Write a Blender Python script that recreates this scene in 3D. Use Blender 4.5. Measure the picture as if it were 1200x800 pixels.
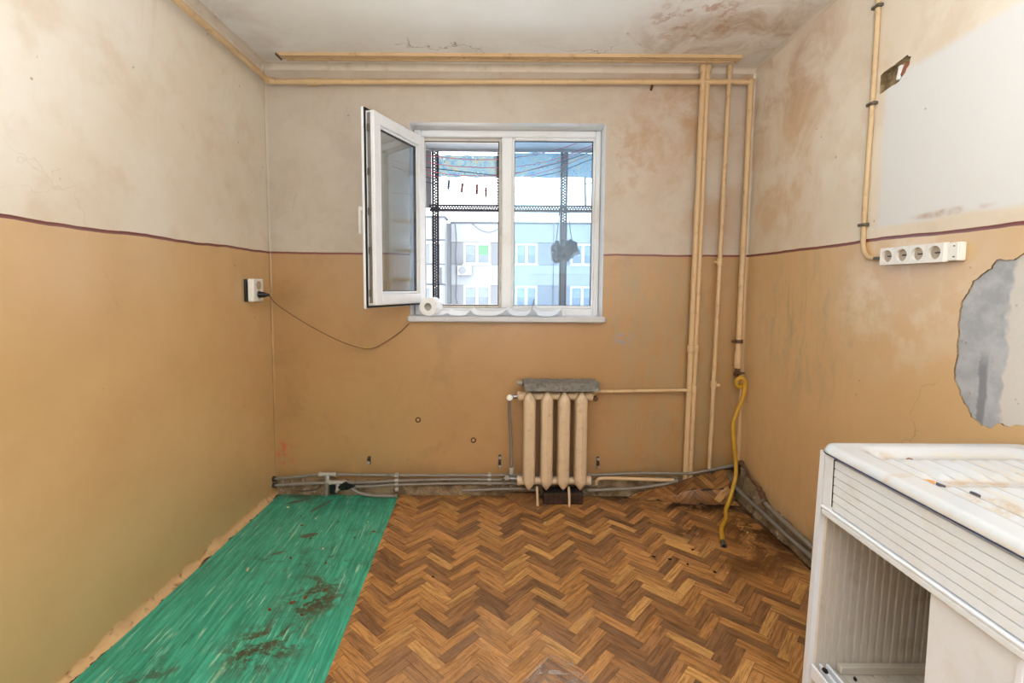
import bpy, bmesh, math, random
from mathutils import Vector, Matrix, noise as mnoise
from mathutils.geometry import tessellate_polygon
random.seed(7)
for o in list(bpy.data.objects): bpy.data.objects.remove(o)
scn = bpy.context.scene
COL = scn.collection
PI = math.pi

# ------------------------------------------------------------------ camera
cam = bpy.data.cameras.new('camera'); camo = bpy.data.objects.new('camera', cam); COL.objects.link(camo)
cam.sensor_width = 36.0; cam.lens = 550.0 / 1200.0 * 36.0; cam.shift_y = -25.93 / 1200.0
cam.clip_start = 0.02; cam.clip_end = 300
rt = Vector((0.99996826, -0.00463228, 0.00648311)); up = Vector((-0.006133, 0.0719685, 0.99738805)); fw = Vector((0.00508676, 0.99739615, -0.07193781))
M = Matrix((rt, up, -fw)).transposed().to_4x4(); M.translation = (0, -2.8197, 1.2847)
camo.matrix_world = M
scn.camera = camo

# ------------------------------------------------------------------ world: even overcast sky
W = bpy.data.worlds.new('overcast_sky'); scn.world = W; W.use_nodes = True
bg = W.node_tree.nodes['Background']; bg.inputs[0].default_value = (0.93, 0.965, 1.0, 1); bg.inputs[1].default_value = 6.5
# daylight openings of the room, sampled as portals
def portal(name, loc, rot, sx, sy):
    l = bpy.data.lights.new(name, 'AREA'); l.shape = 'RECTANGLE'; l.size = sx; l.size_y = sy
    l.cycles.is_portal = True
    o = bpy.data.objects.new(name, l); COL.objects.link(o); o.location = loc; o.rotation_euler = rot
    return o
portal('daylight_portal', (-0.02, 0.32, 1.66), (-PI/2, 0, 0), 1.16, 1.16)
# uplighter behind the viewer: an unseen fill lamp added to brighten the room, its bowl is built further down
ul = bpy.data.lights.new('added_uplight', 'AREA'); ul.shape = 'DISK'; ul.size = .34; ul.energy = 142; ul.color = (.85, .93, 1.0)
ulo = bpy.data.objects.new('added_uplight', ul); COL.objects.link(ulo); ulo.location = (.05, -3.22, .98); ulo.rotation_euler = (PI + math.radians(14), 0, 0)
scn.view_settings.view_transform = 'Standard'; scn.view_settings.look = 'None'
scn.view_settings.gamma = 1.0; scn.view_settings.use_curve_mapping = False
scn.view_settings.exposure = 0.0

# ------------------------------------------------------------------ dimensions
XL, XR, H, YB = -1.431, 1.4217, 2.55, -4.5
ZR = 1.469

# ------------------------------------------------------------------ node helpers
def C(h, a=1.0):
    v = [int(h[i:i+2], 16) / 255 for i in (0, 2, 4)]
    return tuple((x/12.92 if x <= .04045 else ((x+.055)/1.055)**2.4) for x in v) + (a,)
class Mat:
    def __init__(s, name):
        s.m = bpy.data.materials.new(name); s.m.use_nodes = True; s.t = s.m.node_tree
        s.b = s.t.nodes['Principled BSDF']; s.out = s.t.nodes['Material Output']
        s._pos = None
    def n(s, typ, **kw):
        nd = s.t.nodes.new(typ)
        for k, v in kw.items(): setattr(nd, k, v)
        return nd
    def put(s, sock, v):
        if hasattr(v, 'is_output'): s.t.links.new(v, sock)
        elif v is not None:
            if isinstance(v, (tuple, list)) and len(v) == 4 and sock.type == 'VECTOR': v = v[:3]
            sock.default_value = v
    def pos(s):
        if s._pos is None: s._pos = s.n('ShaderNodeNewGeometry').outputs['Position']
        return s._pos
    def obj(s): return s.n('ShaderNodeTexCoord').outputs['Object']
    def math(s, op, a, b=0.0, c=None, clamp=False):
        nd = s.n('ShaderNodeMath', operation=op, use_clamp=clamp); s.put(nd.inputs[0], a); s.put(nd.inputs[1], b)
        if c is not None: s.put(nd.inputs[2], c)
        return nd.outputs[0]
    def vmath(s, op, a, b=(0,0,0)):
        nd = s.n('ShaderNodeVectorMath', operation=op); s.put(nd.inputs[0], a); s.put(nd.inputs[1], b)
        return nd.outputs['Value'] if op in ('LENGTH', 'DOT_PRODUCT') else nd.outputs[0]
    def sep(s, v): 
        nd = s.n('ShaderNodeSeparateXYZ'); s.put(nd.inputs[0], v); return nd.outputs
    def comb(s, x, y, z):
        nd = s.n('ShaderNodeCombineXYZ')
        for i, q in enumerate((x, y, z)): s.put(nd.inputs[i], q)
        return nd.outputs[0]
    def noise(s, vec, scale, detail=4, rough=.55, dist=0.0, col=False):
        nd = s.n('ShaderNodeTexNoise'); s.put(nd.inputs['Vector'], vec); nd.inputs['Scale'].default_value = scale
        nd.inputs['Detail'].default_value = detail; nd.inputs['Roughness'].default_value = rough; nd.inputs['Distortion'].default_value = dist
        return nd.outputs['Color' if col else 'Fac']
    def vor(s, vec, scale, feature='F1', out='Distance', rnd=1.0):
        nd = s.n('ShaderNodeTexVoronoi', feature=feature); s.put(nd.inputs['Vector'], vec); nd.inputs['Scale'].default_value = scale
        nd.inputs['Randomness'].default_value = rnd
        return nd.outputs[out]
    def sm(s, x, lo, hi, a=0.0, b=1.0, kind='SMOOTHSTEP'):
        nd = s.n('ShaderNodeMapRange', interpolation_type=kind); s.put(nd.inputs[0], x); s.put(nd.inputs[1], lo); s.put(nd.inputs[2], hi)
        s.put(nd.inputs[3], a); s.put(nd.inputs[4], b); return nd.outputs[0]
    def mix(s, f, a, b, blend='MIX'):
        nd = s.n('ShaderNodeMix', data_type='RGBA', blend_type=blend); s.put(nd.inputs[0], f); s.put(nd.inputs[6], a); s.put(nd.inputs[7], b)
        return nd.outputs[2]
    def blob(s, c, r, lo=1.0, hi=0.35):
        """soft ellipsoid around a point of the room, 1 inside, 0 outside"""
        d = s.vmath('LENGTH', s.vmath('DIVIDE', s.vmath('SUBTRACT', s.pos(), c), r))
        return s.sm(d, lo, hi)
    def scl(s, vec, k): return s.vmath('MULTIPLY', vec, k)
    def bump(s, h, strength=.3, dist=.01):
        nd = s.n('ShaderNodeBump'); nd.inputs['Strength'].default_value = strength; nd.inputs['Distance'].default_value = dist
        s.put(nd.inputs['Height'], h); s.t.links.new(nd.outputs[0], s.b.inputs['Normal']); return nd
    def fin(s, col=None, rough=None, metal=None, spec=None, coat=None):
        if col is not None: s.put(s.b.inputs['Base Color'], col)
        if rough is not None: s.put(s.b.inputs['Roughness'], rough)
        if metal is not None: s.put(s.b.inputs['Metallic'], metal)
        if spec is not None: s.put(s.b.inputs['Specular IOR Level'], spec)
        if coat is not None: s.put(s.b.inputs['Coat Weight'], coat)
        return s.m

def simple(name, hexc, rough=.5, metal=0, spec=.5, var=.12, vscale=9, dirt=None, dirt_amt=.5, dscale=14, bump=0, bscale=60, coat=0):
    m = Mat(name); p = m.pos(); base = C(hexc)
    dark = tuple(x*(1-var*1.6) for x in base[:3]) + (1,)
    lite = tuple(min(1, x*(1+var)) for x in base[:3]) + (1,)
    col = m.mix(m.noise(p, vscale, 4), dark, lite)
    if dirt:
        k = m.math('MULTIPLY', m.sm(m.noise(p, dscale, 6, .65), .52, .72), dirt_amt)
        col = m.mix(k, col, C(dirt))
    if bump: m.bump(m.noise(p, bscale, 5, .6), bump, .004)
    return m.fin(col, rough, metal, spec, coat)

# ------------------------------------------------------------------ surfaces
def paint_wall(name, kind):
    m = Mat(name); p = m.pos(); x, y, z = m.sep(p)
    big = m.noise(p, 1.3, 5, .6); mid = m.noise(p, 6, 6, .62); fine = m.noise(p, 38, 5, .6)
    drip = m.noise(m.vmath('ADD', m.scl(p, (9, 9, 1.3)), m.scl(m.noise(p, 5, 3, col=True), (1.2, 1.2, .5))), 2.2, 8, .72)           # vertical runs in the old oil paint
    up_base = {'left': 'eee6da', 'back': 'e3d8ca', 'right': 'efe5d6'}[kind]
    upc = m.mix(m.sm(big, .3, .7), C(up_base), C('e4d5c0'))
    upc = m.mix(m.math('MULTIPLY', m.sm(mid, .48, .72), .35), upc, C('d0b491'))
    loc = m.mix(m.sm(big, .32, .68), C('deb57c'), C('d2a66b'))
    loc = m.mix(m.math('MULTIPLY', m.sm(mid, .45, .75), .30), loc, C('c4965c'))
    def over(base, mask, amt, hexc):
        return m.mix(m.math('MULTIPLY', mask, amt, clamp=True), base, C(hexc))
    rag = m.sm(m.noise(p, 3.4, 8, .68, .6), .40, .66)
    rag2 = m.sm(m.noise(m.vmath('ADD', p, (7, 3, 1)), 7.5, 8, .7, .4), .44, .64)
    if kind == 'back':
        loc = m.mix(.7, loc, C('9b703d'))  # old dirt plus the wall's dimmer light, both put into the ochre
        upc = m.mix(.6, upc, C('aea195'))  # darker and greyer: the wall's dimmer light put into the whitewash
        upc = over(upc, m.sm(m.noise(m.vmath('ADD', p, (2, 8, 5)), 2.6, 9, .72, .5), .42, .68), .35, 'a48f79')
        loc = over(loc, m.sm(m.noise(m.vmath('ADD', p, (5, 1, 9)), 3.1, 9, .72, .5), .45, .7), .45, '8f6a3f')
        b1 = m.math('MULTIPLY', m.blob((1.25, 0, 2.35), (.95, 1, .50), 1, .2), m.math('ADD', m.math('MULTIPLY', rag, .8), .2))
        upc = over(upc, b1, .85, 'a97f56')
        upc = over(upc, m.math('MULTIPLY', m.blob((1.15, 0, 1.95), (.45, 1, .8), 1, .3), rag), .6, 'b48f68')
        upc = over(upc, m.math('MULTIPLY', m.blob((.65, 0, 2.05), (.5, 1, .35), 1, .3), rag2), .55, 'b08559')
        upc = over(upc, m.math('MULTIPLY', m.sm(z, 2.32, 2.56), m.math('ADD', m.math('MULTIPLY', rag, .7), .25)), .5, 'a98b6c')
        loc = over(loc, m.math('MULTIPLY', m.blob((.85, 0, 1.18), (.5, 1, .5), 1, .3), m.sm(drip, .36, .66)), .85, '97855f')
        loc = over(loc, m.math('MULTIPLY', m.blob((1.0, 0, .55), (.6, 1, .75), 1, .3), m.sm(drip, .35, .66)), .85, 'ab9470')
        loc = over(loc, m.math('MULTIPLY', m.sm(x, .5, .75), m.sm(drip, .40, .68)), .75, 'a08c68')
        loc = over(loc, m.math('MULTIPLY', m.sm(x, -.9, .2), m.sm(mid, .25, .8)), .35, 'b98a55')
        loc = over(loc, m.math('MULTIPLY', m.blob((.70, 0, .965), (.085, 1, .055), 1, .5), m.sm(m.noise(p, 26, 4), .5, .56)), .9, '8f8f96')
        loc = over(loc, m.math('MULTIPLY', m.sm(z, .30, .04), m.math('ADD', m.math('MULTIPLY', rag, .55), .2)), .8, '7d6243')
        loc = over(loc, m.math('MULTIPLY', m.blob((-1.37, 0, .25), (.07, 1, .10), 1, .5), m.sm(m.noise(p, 22, 3), .52, .58)), .85, 'c4513a')
    if kind == 'left':
        loc = m.mix(.2, loc, C('e2c79f'))
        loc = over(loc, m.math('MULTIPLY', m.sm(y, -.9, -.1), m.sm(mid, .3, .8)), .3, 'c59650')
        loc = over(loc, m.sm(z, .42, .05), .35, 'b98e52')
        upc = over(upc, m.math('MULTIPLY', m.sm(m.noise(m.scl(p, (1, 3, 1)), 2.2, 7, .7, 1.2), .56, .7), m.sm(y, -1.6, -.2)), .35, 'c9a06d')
    if kind == 'right':
        b1 = m.math('MULTIPLY', m.blob((XR, -.25, 2.35), (1, .75, .42), 1, .2), m.math('ADD', m.math('MULTIPLY', rag, .85), .12))
        upc = over(upc, b1, .75, 'bb8a55')
        upc = over(upc, m.math('MULTIPLY', m.blob((XR, -.35, 1.85), (1, .6, .5), 1, .3), rag), .65, 'd2a671')
        slope = m.math('ADD', z, m.math('MULTIPLY', y, .04))     # newer whitewash ends along a level line
        edge = m.math('ADD', slope, m.math('MULTIPLY', m.math('SUBTRACT', fine, .5), .02))
        wht = m.math('MULTIPLY', m.math('MULTIPLY', m.sm(y, -.965, -1.01), m.sm(edge, 2.045, 2.005)), m.sm(m.math('ADD', z, m.math('MULTIPLY', m.math('SUBTRACT', mid, .5), .05)), 1.505, 1.53))
        upc = m.mix(m.math('MULTIPLY', wht, .93), upc, C('e4e4e4'))
        rub = m.math('MULTIPLY', m.blob((XR, -1.28, 1.532), (1, .17, .018), 1, .3), m.sm(mid, .38, .6))
        upc = over(upc, rub, .85, 'b08a5c')
        loc = m.mix(.35, loc, C('e6cba2'))
        loc = over(loc, m.math('MULTIPLY', m.blob((XR, -.55, 1.12), (1, .60, .55), 1, .3), m.sm(drip, .42, .70)), .7, 'b5a382')
        loc = over(loc, m.math('MULTIPLY', m.blob((XR, -.48, .98), (1, .20, .45), 1, .4), m.sm(m.noise(m.scl(p, (1, 22, .8)), 3, 4), .60, .68)), .65, '94896f')
        loc = over(loc, m.math('MULTIPLY', m.blob((XR, -1.1, 1.25), (1, .45, .4), 1, .3), m.sm(mid, .42, .6)), .65, 'e9d8bb')
        loc = over(loc, m.math('MULTIPLY', m.sm(z, .85, .3), m.sm(drip, .4, .7)), .45, 'c79a5c')
        loc = over(loc, m.math('MULTIPLY', m.sm(z, .22, .04), m.math('ADD', m.math('MULTIPLY', rag, .6), .2)), .8, '7d6243')
    # brush-drawn oxblood line between whitewash and oil paint
    wob = m.math('ADD', m.math('MULTIPLY', m.math('SUBTRACT', m.noise(p, 2.6, 2), .5), .022), m.math('MULTIPLY', m.math('SUBTRACT', m.noise(p, 12, 2), .5), .006))
    zz = m.math('ADD', z, wob)
    low = m.sm(zz, ZR+.001, ZR-.001)
    col = m.mix(low, upc, loc)
    line = m.sm(m.math('ABSOLUTE', m.math('SUBTRACT', zz, ZR)), .0070, .0052)
    line = m.math('MULTIPLY', line, m.sm(m.noise(p, 9, 3), .22, .36, .75, 1))
    col = m.mix(line, col, C('77342a'))
    # hair cracks and specks
    cr = m.vor(m.vmath('ADD', p, m.scl(m.noise(p, 3, 4, .6, col=True), (.5, .5, .5))), 1.15, 'DISTANCE_TO_EDGE')
    crk = m.math('MULTIPLY', m.sm(cr, .0042, .0016), m.sm(m.noise(m.vmath('ADD', p, (3, 9, 4)), 1.6, 3), .62, .68))
    col = m.mix(m.math('MULTIPLY', crk, .10 if kind == 'left' else .25), col, C('6e5236'))
    spk = m.sm(m.vor(p, 16, 'F1'), .10, .06); spk = m.math('MULTIPLY', spk, m.sm(m.noise(p, 9, 2), .60, .64))
    col = m.mix(m.math('MULTIPLY', spk, .6), col, C('7a5b3a'))
    hgt = m.math('ADD', m.math('MULTIPLY', big, .8), m.math('ADD', m.math('MULTIPLY', mid, .3), m.math('MULTIPLY', fine, .08)))
    hgt = m.math('SUBTRACT', hgt, m.math('MULTIPLY', crk, .1))
    m.bump(hgt, .22, .02)
    rgh = m.sm(low, 0, 1, .46, .36); rgh = m.math('ADD', rgh, m.math('MULTIPLY', mid, .10))
    m.put(m.b.inputs['Coat Weight'], m.math('MULTIPLY', low, .9)); m.b.inputs['Coat Roughness'].default_value = .33
    return m.fin(col, rgh, 0, .75)

def ceiling_mat():
    m = Mat('ceiling_whitewash'); p = m.pos(); x, y, z = m.sep(p)
    big = m.noise(p, 1.6, 5); rag = m.sm(m.noise(p, 3.2, 8, .7, .8), .42, .66); rag2 = m.sm(m.noise(p, 11, 8, .7), .5, .6)
    col = m.mix(m.sm(big, .3, .7), C('f6f5f3'), C('efece7'))
    b = m.math('MULTIPLY', m.blob((1.2, -.25, H), (.85, .85, 1), 1, .15), m.math('ADD', m.math('MULTIPLY', rag, .7), .3))
    col = m.mix(m.math('MULTIPLY', b, .8, clamp=True), col, C('b28f68'))
    b2 = m.math('MULTIPLY', m.blob((.9, -.5, H), (.35, .3, 1), 1, .3), rag2)
    col = m.mix(m.math('MULTIPLY', b2, .6), col, C('b07e52'))
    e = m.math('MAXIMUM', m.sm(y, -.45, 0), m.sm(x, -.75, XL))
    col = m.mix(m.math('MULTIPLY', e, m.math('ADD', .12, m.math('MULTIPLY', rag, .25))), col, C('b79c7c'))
    cr = m.vor(m.vmath('ADD', p, m.scl(m.noise(p, 4, 4, .6, col=True), (.4, .4, 0))), 1.3, 'DISTANCE_TO_EDGE')
    crk = m.math('MULTIPLY', m.sm(cr, .004, .0015), m.sm(m.noise(p, 2.3, 3), .58, .63))
    col = m.mix(m.math('MULTIPLY', crk, .6), col, C('7d654b'))
    m.bump(m.math('ADD', m.noise(p, 7, 6), m.math('MULTIPLY', big, 1.5)), .12, .02)
    return m.fin(col, .7, 0, .3)

def dusty_concrete(name, a='8d7a66', b='5d4c3d', c='b7aa9a', sc=9):
    m = Mat(name); p = m.pos()
    col = m.mix(m.sm(m.noise(p, sc, 7, .65), .35, .65), C(b), C(a))
    col = m.mix(m.sm(m.noise(m.vmath('ADD', p, (2, 5, 1)), sc*2.4, 6, .7), .56, .70), col, C(c))
    m.bump(m.noise(p, sc*5, 7, .7), .7, .01)
    return m.fin(col, .9, 0, .2)

def patch_mat():
    m = Mat('bare_cement'); p = m.pos(); x, y, z = m.sep(p)
    n1 = m.noise(p, 14, 7, .65); n2 = m.noise(p, 60, 5, .6)
    col = m.mix(m.sm(n1, .35, .65), C('a9adb4'), C('c0c3c8'))
    st = m.math('MULTIPLY', m.sm(m.math('ABSOLUTE', m.math('ADD', m.math('ADD', y, 1.428), m.math('MULTIPLY', m.math('SUBTRACT', n1, .5), .03))), .016, .007), m.sm(z, 1.12, 1.03))
    col = m.mix(m.math('MULTIPLY', st, .7), col, C('74777d'))
    wl = m.sm(m.math('ADD', y, m.math('MULTIPLY', m.math('SUBTRACT', m.noise(p, 13, 5), .5), .09)), -1.475, -1.49)
    col = m.mix(wl, col, C('d9d5cf'))
    pit = m.math('MULTIPLY', m.sm(m.vor(p, 30), .16, .1), m.sm(m.noise(p, 10, 2), .5, .6))
    col = m.mix(m.math('MULTIPLY', pit, .5), col, C('7c766e'))
    m.bump(m.math('ADD', n1, m.math('MULTIPLY', n2, .4)), .6, .006)
    return m.fin(col, .9, 0, .2)

def green_lino():
    m = Mat('green_streaked_linoleum'); p = m.pos()
    r = m.n('ShaderNodeVectorRotate', rotation_type='Z_AXIS'); m.put(r.inputs['Vector'], p); r.inputs['Angle'].default_value = math.radians(-3.4); q = r.outputs[0]
    s1 = m.noise(m.scl(q, (42, 2.2, 1)), 1.6, 5, .65); s2 = m.noise(m.scl(q, (95, 5, 1)), 1.3, 4, .7); s3 = m.noise(m.vmath('ADD', m.scl(q, (60, 4.5, 1)), (9, 3, 1)), 1.2, 3, .6)
    col = m.mix(m.sm(s1, .35, .65), C('25856a'), C('41ab8d'))
    col = m.mix(m.math('MULTIPLY', m.sm(s2, .56, .68), .65), col, C('8cccb0'))
    col = m.mix(m.math('MULTIPLY', m.sm(s3, .60, .70), .55), col, C('c3d9b4'))
    col = m.mix(m.math('MULTIPLY', m.sm(s3, .36, .28), .6), col, C('0f553e'))
    # trodden dirt
    rag = m.noise(p, 9, 9, .72, .8); fine = m.noise(p, 42, 6, .7)
    for c, rr, a, thr in [((-.80, -1.00, 0), (.20, .16, 1), .95, .45), ((-.86, -1.24, 0), (.22, .20, 1), .9, .48), ((-.80, -.88, 0), (.16, .10, 1), .8, .5),
                          ((-.75, -.60, 0), (.22, .26, 1), .75, .55), ((-1.22, -.05, 0), (.22, .05, 1), .7, .46), ((-1.0, -.75, 0), (.3, .2, 1), .6, .56), ((-1.2, -1.35, 0), (.2, .14, 1), .7, .54)]:
        k = m.math('MULTIPLY', m.blob(c, rr, 1, .25), m.math('MULTIPLY', m.sm(rag, thr-.03, thr+.05), m.sm(fine, .36, .52)))
        col = m.mix(m.math('MULTIPLY', k, a), col, C('4a3a22'))
    # two long scuffs at the back
    for c, ang, rr in [((-1.235, -.115, 0), .55, (.085, .02, 1)), ((-1.085, -.175, 0), 1.15, (.10, .016, 1)), ((-1.02, -.50, 0), .4, (.05, .025, 1)), ((-1.10, -.66, 0), .5, (.04, .012, 1))]:
        v = m.n('ShaderNodeVectorRotate', rotation_type='Z_AXIS'); m.put(v.inputs['Vector'], m.vmath('SUBTRACT', p, c)); v.inputs['Angle'].default_value = -ang
        d = m.vmath('LENGTH', m.vmath('DIVIDE', v.outputs[0], rr))
        k = m.math('MULTIPLY', m.sm(m.math('ADD', d, m.math('MULTIPLY', m.math('SUBTRACT', rag, .5), 1.6)), 1.0, .7), m.sm(fine, .3, .5))
        col = m.mix(m.math('MULTIPLY', k, .8), col, C('5d3322'))
    haze = m.sm(m.noise(p, 3, 6, .7), .5, .7)
    col = m.mix(m.math('MULTIPLY', haze, .35), col, C('3d5a45'))
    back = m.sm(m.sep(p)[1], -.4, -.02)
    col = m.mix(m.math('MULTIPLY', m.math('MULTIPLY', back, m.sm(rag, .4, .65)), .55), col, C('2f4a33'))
    m.bump(s1, .05, .002)
    return m.fin(col, m.sm(rag, .3, .7, .34, .5), 0, .45)

def plank_mat(name, attr, stains=True):
    """printed wood strip: tone from the object's own colour (or a mesh colour), grain along the strip"""
    m = Mat(name)
    if attr:
        oc = m.n('ShaderNodeAttribute', attribute_name='tone').outputs['Color']
        uv = m.n('ShaderNodeAttribute', attribute_name='grain').outputs['Vector']
        g = uv; rnd = 0.0
    else:
        oi = m.n('ShaderNodeObjectInfo'); oc = oi.outputs['Color']; rnd = oi.outputs['Random']
        g = m.vmath('ADD', m.obj(), m.comb(m.math('MULTIPLY', rnd, 37.0), m.math('MULTIPLY', rnd, 91.0), 0.0))
    p = m.pos()
    n1 = m.noise(m.scl(g, (7, 70, 1)), 1.0, 5, .6, 1.2); n2 = m.noise(m.scl(g, (20, 260, 1)), 1.0, 4, .7)
    ring = m.noise(m.scl(g, (9, 34, 1)), 1.0, 2, .5, 3.2)
    dk = m.mix(1.0, oc, (.48, .42, .36, 1), 'MULTIPLY')
    col = m.mix(m.sm(n1, .40, .66), oc, dk)
    col = m.mix(m.math('MULTIPLY', m.sm(m.math('ABSOLUTE', m.math('SUBTRACT', ring, .5)), .022, .008), .5), col, dk)
    col = m.mix(m.math('MULTIPLY', m.sm(n2, .55, .7), .35), col, dk)
    # damp stains and rot with an outline of their own
    rag = m.noise(p, 5, 8, .7, .7); fine = m.noise(p, 30, 6, .7)
    for c, rr, a, hx in [] if not stains else [((1.15, -.14, 0), (.42, .17, 1), .8, '24150b'), ((1.30, -.5, 0), (.26, .40, 1), .8, '2b1809'), ((1.1, -.75, 0), (.24, .14, 1), .6, '2e1a0a'),
                         ((.78, -.03, 0), (.36, .12, 1), .85, '20130a'), ((.25, -.02, 0), (.30, .10, 1), .75, '24150c'), ((-.2, 0, 0), (.6, .12, 1), .5, '3a2212'), ((.95, -.45, 0), (.16, .12, 1), .55, '3a2110')]:
        k = m.math('MULTIPLY', m.blob(c, rr, 1, .15), m.sm(m.math('ADD', m.math('MULTIPLY', rag, .75), m.math('MULTIPLY', fine, .25)), .44, .53))
        col = m.mix(m.math('MULTIPLY', k, a*1.35, clamp=True), col, C(hx))
    wet = m.math('MULTIPLY', m.blob((1.2, -.6, 0), (.38, .5, 1), 1, .3), m.sm(rag, .42, .6))
    col = m.mix(m.math('MULTIPLY', wet, .18), col, C('a85f16'))
    pale_front = m.math('MULTIPLY', m.blob((.0, -1.35, 0), (.7, .45, 1), 1, .2), m.sm(rag, .35, .7))  # ragged paler tone around the front of the sheet
    col = m.mix(m.math('MULTIPLY', pale_front, .22), col, C('b7a08c'))
    m.bump(n1, .10, .002)
    return m.fin(col, m.sm(rag, .3, .7, .33, .5), 0, .5)

def schlick(m, f0=.04):
    """reflectance of a thin sheet, the same from both sides"""
    g = m.n('ShaderNodeNewGeometry'); c = m.math('ABSOLUTE', m.vmath('DOT_PRODUCT', g.outputs['Incoming'], g.outputs['Normal']))
    return m.math('ADD', f0, m.math('MULTIPLY', 1-f0, m.math('POWER', m.math('SUBTRACT', 1.0, c, clamp=True), 5.0)))
def glass(name, tint, haze=0.0, hazecol='cfe0ee', ior=1.5, boost=1.0):
    m = Mat(name); t = m.t; t.nodes.remove(m.b)
    tr = m.n('ShaderNodeBsdfTransparent'); tr.inputs[0].default_value = tint + (1,)
    gl = m.n('ShaderNodeBsdfGlossy'); gl.inputs['Roughness'].default_value = .02; gl.inputs['Color'].default_value = (.95, .98, 1, 1)
    fr = schlick(m)
    base = tr.outputs[0]
    if haze:
        df = m.n('ShaderNodeBsdfTranslucent'); df.inputs[0].default_value = C(hazecol)
        dd = m.n('ShaderNodeBsdfDiffuse'); dd.inputs[0].default_value = C(hazecol)
        mx0 = m.n('ShaderNodeMixShader'); mx0.inputs[0].default_value = .5; t.links.new(df.outputs[0], mx0.inputs[1]); t.links.new(dd.outputs[0], mx0.inputs[2])
        mx = m.n('ShaderNodeMixShader'); m.put(mx.inputs[0], m.math('MULTIPLY', m.sm(m.noise(m.pos(), 6, 6, .7), .25, .75, .6, 1.4), haze))
        t.links.new(base, mx.inputs[1]); t.links.new(mx0.outputs[0], mx.inputs[2]); base = mx.outputs[0]
    mx = m.n('ShaderNodeMixShader'); m.put(mx.inputs[0], m.math('MULTIPLY', fr, boost, clamp=True))
    t.links.new(base, mx.inputs[1]); t.links.new(gl.outputs[0], mx.inputs[2]); t.links.new(mx.outputs[0], m.out.inputs[0])
    return m.m

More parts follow.
